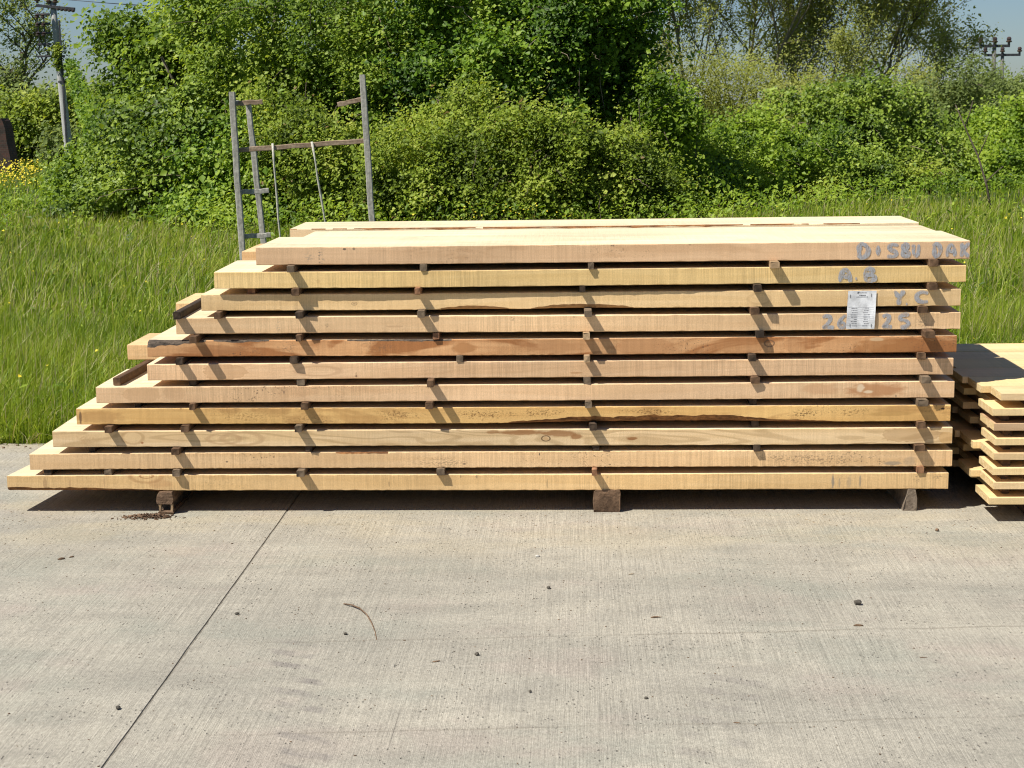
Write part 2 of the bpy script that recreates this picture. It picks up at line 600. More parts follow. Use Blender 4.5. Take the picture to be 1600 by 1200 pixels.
def plank_mesh(name, L, W, T, step=0.04, seed=0, ch=0.0018, wane_b=None, wane_t=None, vprof=None, zprof=None, tilt=(0, 0), bark=1, bark_t=1, skewl=0.0, skewr=0.0, top3=False):
    """sawn plank as a swept section; wane_* (x) give the width and height of the bark edge left on the front arrises"""
    r = random.Random(seed)
    n = max(3, int(L / step))
    xs = [L * i / n for i in range(n + 1)]
    V, Fc, Mi = [], [], []
    for x in xs:
        wb = max(wane_b(x) if wane_b else 0.0, 0.0)
        wt = max(wane_t(x) if wane_t else 0.0, 0.0)
        cb = max(ch * r.uniform(0.3, 2.1), wb)
        ct = max(ch * r.uniform(0.3, 2.1), wt)
        rb = 1.0 if wb > ch * 2 else 0.0
        rt = 1.0 if wt > ch * 2 else 0.0
        y0 = (vprof(x) if vprof else 0.0) + r.uniform(-0.0004, 0.0004)
        dz = (zprof(x) if zprof else 0.0)
        cbv = cb * (1.3 if rb else 1.0) + (r.uniform(-0.002, 0.002) if rb else 0)
        ctv = ct * (1.3 if rt else 1.0) + (r.uniform(-0.002, 0.002) if rt else 0)
        cb += r.uniform(-0.0012, 0.0012) if rb else 0
        ct += r.uniform(-0.0012, 0.0012) if rt else 0
        c2 = ch * r.uniform(0.5, 1.5)
        sec = [(y0 + cbv, 0), (y0 + cbv * 0.32, cb * (0.30 if rb else 0.32)), (y0, cb), (y0, T - ct), (y0 + ctv * 0.32, T - ct * 0.30), (y0 + ctv, T),
               (W - c2, T), (W, T - c2), (W, c2), (W - c2, 0)]
        fr = x / L
        for (yy, zz) in sec:
            sk = (skewl * (1 - fr) + skewr * fr) * (yy / W)
            V.append((x + sk, yy, zz + dz + tilt[0] * (1 - fr) + tilt[1] * fr))
    k = 10
    for i in range(n):
        xm = (xs[i] + xs[i + 1]) / 2
        wb = wane_b(xm) if wane_b else 0
        wt = wane_t(xm) if wane_t else 0
        for j in range(k):
            jn = (j + 1) % k
            Fc.append((i * k + j, (i + 1) * k + j, (i + 1) * k + jn, i * k + jn))
            Fc[-1] = Fc[-1][::-1]
            mi = 3 if (top3 and j == 5) else 0
            if j in (0, 1) and wb > ch * 2:
                mi = bark
            if j in (3, 4) and wt > ch * 2:
                mi = bark_t
            Mi.append(mi)
    Fc.append(tuple(range(0, k))[::1])
    Mi.append(2)
    Fc.append(tuple(range(n * k, n * k + k))[::-1])
    Mi.append(2)
    me = poly_mesh(name, V, Fc, Mi)
    bm = bmesh.new()
    bm.from_mesh(me)
    bmesh.ops.recalc_face_normals(bm, faces=bm.faces[:])
    bm.to_mesh(me)
    bm.free()
    return me


def bumpf(c, w, h, seed=0, rag=0.25):
    """a swelling of height h centred on c with half width w and a ragged outline"""
    r = random.Random(seed)
    ph = [r.uniform(0, 6.28) for _ in range(4)]

    def f(x):
        t = (x - c) / w
        if abs(t) >= 1:
            return 0.0
        return h * (1 - t * t) ** 0.8 * (1 + rag * (math.sin(x * 23 + ph[0]) * 0.5 + math.sin(x * 61 + ph[1]) * 0.35 + math.sin(x * 140 + ph[2]) * 0.25))
    return f


def addf(*fs):
    return lambda x: sum(f(x) for f in fs)


BR = (0.26, 0.105, 0.030)     # brown heartwood stain
DK = (0.07, 0.055, 0.045)     # dark smudge
GY = (0.20, 0.185, 0.155)


def fm(row, left_u, *items):
    """marks given by photo column, height fraction of the plank, half sizes in mm"""
    out = []
    for (px, hf, ru, rz, c, st, k) in items:
        out.append((U(row, px) - left_u, hf * TH, ru / 1000.0, rz / 1000.0, c, st, k))
    return out


LEFT = [-1.943, -1.850, -1.755, -1.659, -1.577, -1.377, -1.373, -1.259, -1.163, -1.106, -0.945]
RIGHT = [1.628, 1.640, 1.637, 1.628, 1.638, 1.632, 1.642, 1.652, 1.650, 1.666, 1.676]
V0 = [0.0, 0.002, 0.0, 0.003, -0.002, 0.001, 0.003, 0.001, 0.0, -0.002, -0.004]

YEL = ((0.600, 0.405, 0.185), (0.660, 0.460, 0.225))
PNK = ((0.600, 0.402, 0.222), (0.655, 0.455, 0.268))
CRM = ((0.610, 0.410, 0.210), (0.665, 0.465, 0.255))
WM = {}
WM[1] = wood('wood_layer_1', *YEL, saw=0.9, mold=0.12, marks=fm(1, LEFT[0],
    (1303, .5, 7, 33, GY, .75, 'b'), (1313, .4, 5, 25, GY, .45, 'b'), (1328, .45, 12, 26, GY, .35, 'b'), (1345, .5, 5, 30, GY, .6, 'b'),
    (1464, .68, 28, 13, (.13, .10, .08), .75, 'speck'), (1433, .62, 20, 24, (.14, .11, .09), .7, 'speck'),
    (228, .97, 26, 9, BR, .6, 'ring'), (228, .95, 60, 24, BR, .35, 'ring'), (250, .5, 55, 26, (.46, .25, .11), .45, 'b'), (65, .45, 9, 33, (.33, .2, .1), .55, 'b'), (105, .4, 6, 30, (.4, .25, .13), .4, 'b'), (160, .55, 5, 30, (.4, .25, .13), .4, 'b'),
    (345, .86, 55, 9, (.5, .29, .12), .5, 'edge'), (612, .4, 3, 16, DK, .5, 'b'), (725, .87, 3, 8, DK, .6, 'b'), (750, .85, 4, 8, DK, .5, 'b'), (954, .8, 12, 10, DK, .55, 'speck'), (860, .4, 3, 22, DK, .4, 'b')))
WM[2] = wood('wood_layer_2', *CRM, saw=0.8, mold=0.5, marks=fm(2, LEFT[1],
    (355, .45, 5, 4, DK, .7, 'b'), (730, .25, 9, 4, DK, .7, 'b'), (848, .85, 3, 5, DK, .8, 'b'), (690, .4, 170, 26, (.16, .11, .07), .55, 'speck'), (1260, .5, 260, 26, (.16, .11, .07), .6, 'speck'),
    (1310, .5, 40, 24, (.16, .12, .08), .6, 'speck'), (1395, .2, 45, 10, GY, .6, 'b'), (1420, .3, 30, 22, GY, .35, 'b'), (915, .35, 20, 20, (.3, .2, .1), .5, 'speck')))
WM[3] = wood('wood_layer_3', (0.560, 0.405, 0.215), (0.640, 0.485, 0.285), saw=0.3, cath=0.42, mold=0.05, marks=fm(3, LEFT[2],
    (820, .82, 100, 14, BR, .75, 'b'), (880, .72, 75, 16, BR, .7, 'b'), (905, .52, 28, 11, BR, .75, 'b'), (992, .40, 26, 8, BR, .85, 'b'), (775, .85, 30, 9, BR, .6, 'b'),
    (858, .43, 16, 10, (.12, .07, .03), .9, 'ring'), (858, .43, 14, 8, (.50, .30, .14), .6, 'b'), (1420, .58, 110, 27, (.40, .24, .11), .75, 'edge'), (1478, .35, 28, 20, (.50, .28, .09), .8, 'edge'),
    (128, .5, 60, 24, (.42, .25, .11), .5, 'speck'), (220, .28, 7, 5, (.3, .1, .03), .8, 'b'), (205, .6, 40, 24, (.38, .23, .1), .5, 'ring'), (350, .5, 60, 20, (.42, .26, .13), .5, 'ring'), (380, .5, 75, 24, (.42, .26, .13), .5, 'ring')))
WM[4] = wood('wood_layer_4', (0.560, 0.345, 0.125), (0.640, 0.420, 0.165), stain=(0.37, 0.19, 0.065), stain_amt=0.5, stain_th=0.52, saw=0.35, mold=0.7, marks=fm(4, LEFT[3],
    (150, .5, 120, 30, (.42, .23, .085), .6, 'b'), (121, .5, 6, 33, (.12, .07, .04), .8, 'b'), (625, .55, 120, 26, (.19, .10, .035), .85, 'speck'), (760, .55, 150, 25, (.19, .10, .035), .9, 'speck'), (850, .6, 120, 22, (.19, .10, .035), .9, 'speck'),
    (1020, .65, 130, 18, (.17, .09, .03), .85, 'speck'), (1262, .45, 70, 28, (.14, .08, .03), .9, 'speck'), (1330, .6, 90, 22, (.2, .11, .04), .75, 'speck'), (1390, .45, 110, 12, (.36, .20, .06), .5, 'b'), (1472, .75, 9, 4, (.06, .03, .02), .95, 'b'),
    (380, .5, 190, 26, (.30, .17, .06), .7, 'speck'), (480, .3, 120, 18, (.30, .17, .06), .7, 'speck')))
WM[5] = wood('wood_layer_5', *PNK, saw=0.85, stain=(0.44, 0.24, 0.115), stain_amt=0.3, stain_th=0.58, mold=0.3, marks=fm(5, LEFT[4],
    (1370, .5, 130, 34, (.43, .20, .085), .8, 'b'), (1345, .62, 18, 18, (.70, .54, .36), .9, 'b'), (1358, .42, 24, 9, (.70, .54, .36), .9, 'b'), (1285, .6, 80, 26, (.50, .27, .13), .5, 'b'), (220, .5, 70, 30, (.46, .27, .13), .55, 'edge'), (272, .6, 40, 26, (.45, .26, .13), .45, 'edge'),
    (446, .6, 3, 7, DK, .6, 'b'), (533, .3, 40, 20, (.3, .17, .09), .5, 'speck'), (1400, .15, 5, 8, DK, .5, 'b')))
WM[6] = wood('wood_layer_6', (0.612, 0.402, 0.222), (0.662, 0.455, 0.268), saw=0.8, cath=0.12, mold=0.05, marks=fm(6, LEFT[5],
    (350, .5, 80, 34, (.50, .29, .14), .8, 'edge'), (560, .16, 5, 5, (.15, .07, .04), .8, 'b'), (560, .25, 4, 12, (.3, .18, .1), .4, 'b'), (905, .28, 26, 4, (.40, .20, .08), .6, 'b'), (500, .5, 80, 18, (.48, .28, .15), .4, 'ring')))
WM[7] = wood('wood_layer_7', (0.470, 0.250, 0.110), (0.560, 0.325, 0.155), stain=(0.340, 0.140, 0.048), stain_amt=0.95, stain_th=0.49, saw=0.5, mold=0.45, marks=fm(7, LEFT[6],
    (335, .45, 150, 24, (.36, .17, .07), .7, 'b'), (450, .5, 40, 30, (.14, .10, .07), .55, 'speck'), (600, .5, 60, 26, (.2, .11, .06), .7, 'speck'), (730, .45, 60, 26, (.40, .18, .065), .75, 'b'), (870, .5, 150, 30, (.42, .21, .09), .6, 'b'), (1010, .45, 120, 30, (.42, .20, .085), .75, 'edge'),
    (1160, .5, 90, 32, (.40, .19, .075), .8, 'edge'), (1205, .6, 18, 12, (.16, .09, .05), .8, 'ring'), (1205, .5, 22, 28, (.22, .16, .12), .5, 'speck'), (1385, .42, 140, 34, (.38, .17, .06), .8, 'b'), (1250, .45, 60, 26, (.41, .2, .085), .7, 'edge'), (1370, .8, 35, 9, (.66, .47, .27), .7, 'b')))
WM[8] = wood('wood_layer_8', (0.625, 0.420, 0.225), (0.675, 0.475, 0.270), saw=0.8, mold=0.12, marks=fm(8, LEFT[7],
    (437, .5, 12, 32, GY, .7, 'speck'), (514, .5, 4, 24, DK, .7, 'speck'), (805, .82, 10, 10, DK, .7, 'speck'), (902, .88, 12, 6, DK, .6, 'speck'), (1005, .8, 7, 10, DK, .6, 'speck'), (1440, .4, 30, 28, (.17, .12, .08), .7, 'speck'), (620, .4, 40, 4, (.45, .27, .14), .5, 'b')))
WM[9] = wood('wood_layer_9', (0.600, 0.420, 0.205), (0.660, 0.480, 0.255), saw=0.45, mold=0.05, marks=fm(9, LEFT[8],
    (556, .38, 10, 6, (.13, .075, .04), .95, 'ring'), (556, .38, 7, 4, (.2, .12, .07), .9, 'b'), (1190, .5, 40, 20, (.5, .33, .16), .4, 'ring')))
WM[10] = wood('wood_layer_10', (0.600, 0.425, 0.180), (0.655, 0.480, 0.220), saw=1.15, grain=0.3, mold=0.03, marks=fm(10, LEFT[9],
    (678, .35, 20, 10, (.72, .56, .32), .7, 'speck'), (500, .4, 8, 8, (.5, .33, .14), .5, 'b')))
WM[11] = wood('wood_layer_11', (0.545, 0.362, 0.205), (0.605, 0.415, 0.245), saw=0.55, stain=(0.44, 0.25, 0.12), stain_amt=0.35, stain_th=0.55, mold=0.15, marks=fm(11, LEFT[10],
    (502, .5, 4, 44, DK, .8, 'speck'), (506, .5, 12, 34, GY, .6, 'speck'), (485, .45, 30, 28, GY, .45, 'speck'), (542, .93, 8, 5, DK, .8, 'b'), (557, .93, 6, 6, DK, .6, 'b'), (962, .98, 18, 5, DK, .8, 'speck'), (1080, .98, 12, 5, DK, .6, 'speck')))
WM['top'] = wood('wood_pale_top', (0.600, 0.500, 0.320), (0.660, 0.565, 0.385), saw=0.5, stain=(0.55, 0.34, 0.17), stain_amt=0.35, stain_th=0.6, mold=0.05)
WM['mid'] = wood('wood_inner', (0.560, 0.385, 0.195), (0.620, 0.445, 0.245), saw=0.6, stain=(0.42, 0.24, 0.1), stain_amt=0.4, stain_th=0.58, mold=0.15)

# --- front planks
def sway(seed, amp=0.0008):
    r = random.Random(seed)
    a, b = r.uniform(0, 6), r.uniform(0, 6)
    return lambda x: amp * (math.sin(x * 1.3 + a) + 0.5 * math.sin(x * 3.1 + b))


FLAB = {
    1: 'lowest plank at the front of the tall stack, right above the ground blocks, longest one',
    2: 'front plank in the second layer from the bottom with a thin dark notch on top',
    3: 'front plank with a round knot and brown streaks, third layer from the bottom',
    4: 'yellowish speckled front plank with long brown bark along its lower edge',
    5: 'front plank with brown stain and pale patch near its right end, fifth from bottom',
    6: 'plain pinkish front plank in the middle layer, below the reddish stained one',
    7: 'reddish brown stained front plank with dark bark on its upper left corner',
    8: 'front plank with the painted numbers 26 and 25 on its right end',
    9: 'front plank painted Y.C with a bark hollow along its lower edge',
    10: 'straight yellowish front plank painted A.B, second layer from the top',
    11: 'topmost front plank with smeared grey painted lettering at its right end',
}
front = {}
for i in range(1, 12):
    uL, uR = LEFT[i - 1], RIGHT[i - 1]
    Wd = {11: 0.478, 6: 0.46, 8: 0.46}.get(i, 0.45 + 0.02 * math.sin(i * 2.1))
    kw = dict(step=0.03, seed=100 + i, zprof=sway(i, 0.0014), top3=True)
    T = TH11 if i == 11 else TH
    if i == 1:
        wf = bumpf(-0.10, 0.75, 0.017, 1, 0.15)
        kw.update(wane_b=wf, bark=1, step=0.02, skewl=0.05)
    if i == 2:
        a, b = U(2, 528) - uL, U(2, 612) - uL
        kw.update(wane_t=lambda x, a=a, b=b: 0.006 if a < x < b else 0.0, step=0.0105, bark_t=1)
    if i == 4:
        kw.update(wane_b=addf(bumpf(U(4, 1000) - uL, 0.50, 0.025, 4, 0.22), bumpf(U(4, 1180) - uL, 0.34, 0.010, 5, 0.15)), step=0.014)
    if i == 7:
        kw.update(wane_t=addf(bumpf(U(7, 240) - uL, 0.20, 0.021, 7, 0.35), bumpf(U(7, 380) - uL, 0.14, 0.008, 8), bumpf(U(7, 640) - uL, 0.30, 0.006, 9)), step=0.014, bark_t=1)
    if i == 9:
        kw.update(wane_b=addf(bumpf(U(9, 745) - uL, 0.145, 0.014, 10, 0.1), bumpf(U(9, 915) - uL, 0.20, 0.017, 11, 0.1)), step=0.014,
                  vprof=lambda x, uL=uL: 0.017 * (1 - max(0.0, min(1.0, (x + uL - U(9, 1080)) / 0.42)) ** 1.0) * (0.85 + 0.15 * math.sin(x * 2.2 + 0.5)))
    if i in (3, 10, 8):
        kw.update(skewr=0.01, skewl=-0.01)
    me = plank_mesh('plank', uR - uL, Wd, T, **kw)
    bmat = M_bast if i == 9 else M_bark_dark if i == 7 else M_bark
    o = link('plank', me, [WM[i], bmat, M_end, WM['top']], loc=S(uL, V0[i - 1], ROWZ[i - 1]), rz=-A)
    tag(o, FLAB[i], 'plank', 'thick planks of the tall stack')
    front[i] = o

# --- planks further back in each layer
LU2 = {6: -1.592, 8: -1.382, 11: -0.86}
LU3 = {10: -1.18, 11: -0.97}
for i in range(1, 12):
    r = random.Random(500 + i)
    w1 = 0.495
    u2 = LU2.get(i, LEFT[i - 1] + r.uniform(0.0, 0.10))
    u3 = LU3.get(i, LEFT[i - 1] + r.uniform(0.02, 0.14))
    R2 = 1.672 if i == 11 else RIGHT[i - 1] - r.uniform(0.0, 0.02)
    R3 = 1.668 if i == 11 else RIGHT[i - 1] - r.uniform(0.0, 0.02)
    T = TH11 if i == 11 else TH
    mt = WM['top'] if i == 11 else WM['mid']
    L = R2 - u2
    wf = bumpf(0.95, 1.0, 0.020, 77, 0.3) if i == 11 else None
    me = plank_mesh('plank', L, 0.345, T - (.006 if i == 11 else 0), step=0.04 if i == 11 else 0.12, seed=600 + i, wane_t=wf, zprof=sway(60 + i, 0.0005))
    o = link('plank', me, [mt, M_bark_dark, M_end], loc=S(u2, w1, ROWZ[i - 1]), rz=-A)
    lab = {6: 'middle plank of the sixth layer, its pale left end jutting past the front one',
           8: 'middle plank of the eighth layer, left end showing behind the dark spacer strip',
           11: 'middle plank on top of the stack, bark on its front edge'}.get(i, 'middle plank of the %s layer up, hidden behind the front plank' % ORD[i])
    tag(o, lab, 'plank', 'thick planks of the tall stack')
    L = R3 - u3
    me = plank_mesh('plank', L, 0.400, T + (.004 if i == 11 else 0), step=0.03 if i == 11 else 0.12, wane_t=bumpf(1.2, 1.5, .007, 78, .6) if i == 11 else None, seed=700 + i, zprof=sway(90 + i, 0.0005))
    o = link('plank', me, [mt, M_bark, M_end], loc=S(u3, 0.853, ROWZ[i - 1]), rz=-A)
    lab = {10: 'rear plank of the tenth layer, its left end jutting out under the top planks',
           11: 'rearmost plank on top of the stack, nearest the meadow'}.get(i, 'rear plank of the %s layer up, at the back of the stack' % ORD[i])
    tag(o, lab, 'plank', 'thick planks of the tall stack')

# --- spacer strips between layers: (photo column, how far the end sticks out in mm, half width mm, tone)
M_st = [simple('strip_brown', (0.080, 0.045, 0.024), (0.150, 0.088, 0.048), (30, 3, 30), 0.85, 0.002),
        simple('strip_grey', (0.105, 0.076, 0.050), (0.180, 0.132, 0.086), (30, 3, 30), 0.85, 0.002),
        simple('strip_dark', (0.035, 0.024, 0.016), (0.075, 0.050, 0.032), (30, 3, 30), 0.85, 0.002),
        simple('strip_red', (0.24, 0.115, 0.06), (0.36, 0.19, 0.10), (30, 3, 30), 0.85, 0.002),
        simple('strip_tan', (0.33, 0.22, 0.12), (0.43, 0.30, 0.175), (30, 3, 30), 0.85, 0.002)]
STR = {
    1: [(70, -8, 15, 2), (167, -4, 15, 1), (277, 16, 14, 1), (475, 27, 15, 1), (694, 14, 15, 1), (934, 26, 9, 3), (1436, 6, 14, 3)],
    2: [(137, -25, 12, 2), (277, 25, 16, 0), (485, -6, 12, 2), (936, -5, 13, 2), (1186, 9, 13, 2), (1435, 20, 18, 0)],
    3: [(170, 24, 14, 0), (291, 19, 16, 0), (471, 28, 13, 1), (932, 24, 13, 2), (1184, -20, 13, 2), (1437, 19, 14, 0)],
    4: [(210, -30, 12, 2), (303, 27, 11, 0), (481, 27, 14, 0), (677, 28, 14, 0), (924, 27, 13, 1), (1180, -12, 13, 2), (1438, 30, 19, 1)],
    5: [(300, -12, 14, 2), (473, 1, 14, 1), (679, 44, 13, 0), (922, 2, 13, 1), (1183, 12, 16, 0), (1443, 30, 17, 1)],
    6: [(283, 22, 13, 2), (463, 11, 15, 2), (723, 1, 12, 1), (922, 22, 11, 4), (1178, 28, 13, 2), (1437, 14, 14, 0)],
    7: [(307, 46, 14, 0), (472, 26, 11, 0), (686, 3, 12, 3), (921, 28, 13, 4), (1190, 17, 16, 2), (1446, 50, 19, 0)],
    8: [(343, 23, 12, 0), (473, 27, 13, 2), (664, 27, 13, 1), (924, 44, 14, 1), (1181, 24, 17, 0), (1439, 15, 17, 0)],
    9: [(392, -30, 14, 3), (467, 30, 14, 0), (659, 32, 11, 3), (915, 8, 10, 2), (1185, 36, 15, 2), (1454, 25, 17, 0)],
    10: [(459, 26, 14, 1), (666, 6, 13, 1), (928, 11, 10, 1), (1211, 42, 15, 4), (1455, 28, 16, 0)],
}


def strip_mesh(w, L, h, seed, hook=0.0):
    r = random.Random(seed)
    n = 5
    V, Fc = [], []
    for k in range(n + 1):
        t = k / n
        dx = r.uniform(-0.0015, 0.0015) + hook * t
        ww = w + r.uniform(-0.001, 0.001)
        e = 0.002 if k in (0, n) else 0
        for (a, b) in ((-ww + e, 0.0002), (ww - e, 0.0002), (ww, 0.0025), (ww, h - 0.0025), (ww - 0.002, h - 0.0002), (-ww + 0.002, h - 0.0002), (-ww, h - 0.0025), (-ww, 0.0025)):
            V.append((a + dx, t * L + (r.uniform(-0.002, 0.002) if k == 0 else 0), b))
    m = 8
    for k in range(n):
        for j in range(m):
            jn = (j + 1) % m
            Fc.append((k * m + j, k * m + jn, (k + 1) * m + jn, (k + 1) * m + j))
    Fc.append(tuple(range(m - 1, -1, -1)))
    Fc.append(tuple(range(n * m, n * m + m)))
    return poly_mesh('spacer_strip', V, Fc)


GAP = 0.0862 - TH
tone_word = ['brown', 'greyish', 'dark', 'reddish', 'tan']
for g, lst in STR.items():
    z = ROWZ[g - 1] + TH
    for q, (px, pr, hw, tn) in enumerate(lst):
        pr = pr * 1.2 if pr > 0 else pr
        r = random.Random(g * 50 + q)
        u = U(g, px)
        me = strip_mesh(hw / 1000.0, 1.25 + pr / 1000.0 + r.uniform(-0.02, 0.02), GAP, g * 31 + q, r.uniform(-0.02, 0.02))
        o = link('spacer_strip', me, M_st[tn], loc=S(u, -pr / 1000.0, z), rz=-A + r.uniform(-0.012, 0.012))
        side = 'leftmost' if q == 0 else 'rightmost' if q == len(lst) - 1 else ORD[q + 1] + ' from the left'
        tag(o, '%s spacer strip on the %s front plank from the ground, %s' % (tone_word[tn], ORD[g], side), 'spacer', 'spacer strips of the tall stack')
# two loose strips that show at the stepped left end
me = strip_mesh(0.014, 0.42, 0.030, 901)
o = link('spacer_strip', me, M_st[0], loc=S(-1.505, 0.03, ROWZ[4] + TH), rz=-A - 0.03)
tag(o, 'reddish strip lying bare on the left end of the fifth layer', 'spacer', 'spacer strips of the tall stack')
me = strip_mesh(0.013, 0.50, 0.028, 902)
o = link('spacer_strip', me, M_st[2], loc=S(-1.248, -0.03, ROWZ[7] + TH), rz=-A + 0.01)
tag(o, 'bark-edged dark strip overhanging the left end of the eighth layer', 'spacer', 'spacer strips of the tall stack')

# --- painted lettering on the front planks
def paint_material():
    s = NT('grey_paint')
    p = s.obj()
    f = s.noise(s.vmul(p, (300, 60, 60)), 1, 4, 0.7)
    w = s.noise(s.vmul(p, (45, 45, 45)), 1, 4, 0.7)
    a = s.math('MULTIPLY', s.rng(f, 0.30, 0.56, 0.25, 0.95), s.rng(w, 0.30, 0.52, 0.40, 1.0))
    col = s.mix(f, (0.30, 0.31, 0.33), (0.44, 0.45, 0.47))
    return s.finish(s.bsdf(col, 0.6, None, 0.3, a))


M_paint = paint_material()
GLY = {
    'D': [[(0, 0), (0, 1)], [(0, .98), (.55, .95), (.95, .62), (.9, .28), (.5, .04), (0, .02)]],
    'I': [[(0, .15), (0, .85)]],
    'S': [[(1, .9), (.5, 1), (.1, .82), (.3, .58), (.8, .42), (.95, .18), (.45, .02), (0, .1)]],
    'B': [[(0, 0), (0, 1)], [(0, .98), (.7, .95), (.75, .66), (0, .52)], [(0, .5), (.9, .44), (.95, .12), (0, .02)]],
    'U': [[(0, 1), (0, .3), (.3, 0), (.7, 0), (1, .3), (1, 1)]],
    'A': [[(0, 0), (.08, .65), (.45, 1), (.88, .72), (1, 0)], [(.08, .42), (.92, .42)]],
    'K': [[(0, 0), (0, 1)], [(1, 1), (.1, .5), (1, 0)]],
    'Y': [[(0, 1), (.5, .48)], [(1, 1), (.52, .5), (.45, 0)]],
    'C': [[(1, .85), (.5, 1), (.12, .78), (.04, .4), (.38, .04), (1, .08)]],
    '2': [[(0, .8), (.35, 1), (.72, .84), (.6, .5), (.25, .2), (0, .03), (.4, .08), (1, .03)]],
    '6': [[(.95, 1), (.45, .78), (.06, .38), (.28, .04), (.78, .05), (.9, .32), (.5, .46), (.14, .3)]],
    '5': [[(1, 1), (.2, .95), (.1, .56), (.6, .6), (1, .36), (.8, .06), (.2, .02)]],
    '.': [[(0, 0), (.35, .06)]],
}


def stroke(pts, w, off, r):
    # smooth, then ribbon with rounded, slightly uneven edges
    P = [np.array(p, float) for p in pts]
    for _ in range(2):
        if len(P) > 2:
            Q = [P[0]]
            for a, b in zip(P[:-1], P[1:]):
                Q += [a * .75 + b * .25, a * .25 + b * .75]
            Q.append(P[-1])
            P = Q
    Q = [P[0]]
    for a, b in zip(P[:-1], P[1:]):
        n = max(1, int(np.linalg.norm(b - a) / 0.003))
        for k in range(1, n + 1):
            Q.append(a + (b - a) * k / n)
    Q = np.array(Q)
    d = np.gradient(Q, axis=0)
    d /= np.linalg.norm(d, axis=1)[:, None] + 1e-9
    nn = np.stack([-d[:, 1], d[:, 0]], 1)
    t = np.linspace(0, 1, len(Q))
    ww = w * (0.88 + 0.16 * np.sin(t * 9 + r.uniform(0, 6)) + np.array([r.uniform(-.08, .08) for _ in t]))
    cap = np.minimum(1, np.sqrt(np.minimum(t, 1 - t) * len(Q) * 0.003 / w * 2 + 0.16))
    ww = ww * cap * 0.5
    V, Fc = [], []
    for k in range(len(Q)):
        for sgn in (-1, 1):
            q = Q[k] + sgn * nn[k] * ww[k]
            V.append((q[0], -off, q[1]))
    for k in range(len(Q) - 1):
        Fc.append((2 * k, 2 * k + 1, 2 * k + 3, 2 * k + 2))
    return V, Fc


def letter(row, ch, px0, px1, h0=0.06, h1=0.94, w=0.016, off0=0.0014):
    r = random.Random(int(px0) * 7 + row)
    o = front[row]
    uL = LEFT[row - 1]
    x0, x1 = U(row, px0) - uL, U(row, px1) - uL
    T = TH11 if row == 11 else TH
    parts = []
    for k, st in enumerate(GLY[ch]):
        pts = [(x0 + (x1 - x0) * a, T * (h0 + (h1 - h0) * b)) for a, b in st]
        parts.append(stroke(pts, w * 1.18, off0 + 0.0004 * k, r))
    V, Fc = merge(parts)
    return link('painted_letter', poly_mesh('painted_letter', V, Fc), M_paint, o)


for a in ((11, 'D', 1343, 1358, .08, .9, .017), (11, 'I', 1372, 1374, .1, .9, .015), (11, 'S', 1386, 1403, .12, .84, .014), (11, 'B', 1410, 1420, .12, .86, .014), (11, 'U', 1426, 1434, .18, .82, .012),
          (11, 'D', 1458, 1468, .12, .88, .014), (11, 'A', 1478, 1490, .12, .84, .012), (11, 'K', 1500, 1511, .1, .88, .012),
          (10, 'A', 1314, 1330, .06, .86, .016), (10, '.', 1337, 1346, .26, .46, .017), (10, 'B', 1353, 1369, .10, .88, .015),
          (9, 'Y', 1397, 1412, .06, .94, .015), (9, '.', 1415, 1423, .12, .24, .015), (9, 'C', 1430, 1449, .2, .86, .015),
          (8, '2', 1287, 1305, .10, .88, .013), (8, '6', 1311, 1323, .10, .88, .013), (8, '2', 1379, 1394, .12, .9, .014), (8, '5', 1403, 1420, .1, .9, .014)):
    letter(*a)

# --- paper tag stapled across two planks
M_paper = simple('paper', (0.66, 0.67, 0.68), (0.70, 0.71, 0.72), (20, 20, 20), 0.7, 0.0006, fine=25, bs=0.2)
s_ = NT('print_ink')
M_ink = s_.finish(s_.bsdf((0.10, 0.10, 0.11), 0.7))
s_ = NT('print_grey')
M_inkg = s_.finish(s_.bsdf((0.30, 0.30, 0.31), 0.7))
s_ = NT('staple_metal')
M_staple = s_.finish(s_.bsdf((0.10, 0.10, 0.10), 0.4, None, 0.5))
tu0 = U(9, 1326)
tz0, tz1 = ROWZ[7] + 0.003, ROWZ[8] + TH - 0.003
tagE = empty('paper_tag', S(tu0, -0.0035, tz0), -A)
tag(tagE, 'white printed paper tag stapled across two planks between the numbers 26 and 25', 'tag')
tw, thh = 0.1035, tz1 - tz0


def tagpt(a, b, off=0.0):
    """a,b in 0..1 -> local point on the slightly buckled, slightly slanted sheet"""
    y = -0.0016 * math.sin(b * 5.3 + 0.4) * (0.4 + 0.6 * a) - 0.0022 * max(0, a - 0.8) * 5 * (0.5 + 0.5 * math.sin(b * 4)) - 0.0012
    return (a * tw - 0.0055 * (1 - b) * 1.0 + 0.0, y - off, b * thh)


def tagpatch(rects, off):
    V, Fc = [], []
    for (a0, a1, b0, b1) in rects:
        na = max(1, int((a1 - a0) * 10))
        nb_ = max(1, int((b1 - b0) * 10))
        for i in range(na):
            for j in range(nb_):
                k = len(V)
                A0, A1 = a0 + (a1 - a0) * i / na, a0 + (a1 - a0) * (i + 1) / na
                B0, B1 = b0 + (b1 - b0) * j / nb_, b0 + (b1 - b0) * (j + 1) / nb_
                V += [tagpt(A0, B0, off), tagpt(A1, B0, off), tagpt(A1, B1, off), tagpt(A0, B1, off)]
                Fc.append((k, k + 1, k + 2, k + 3))
    return V, Fc


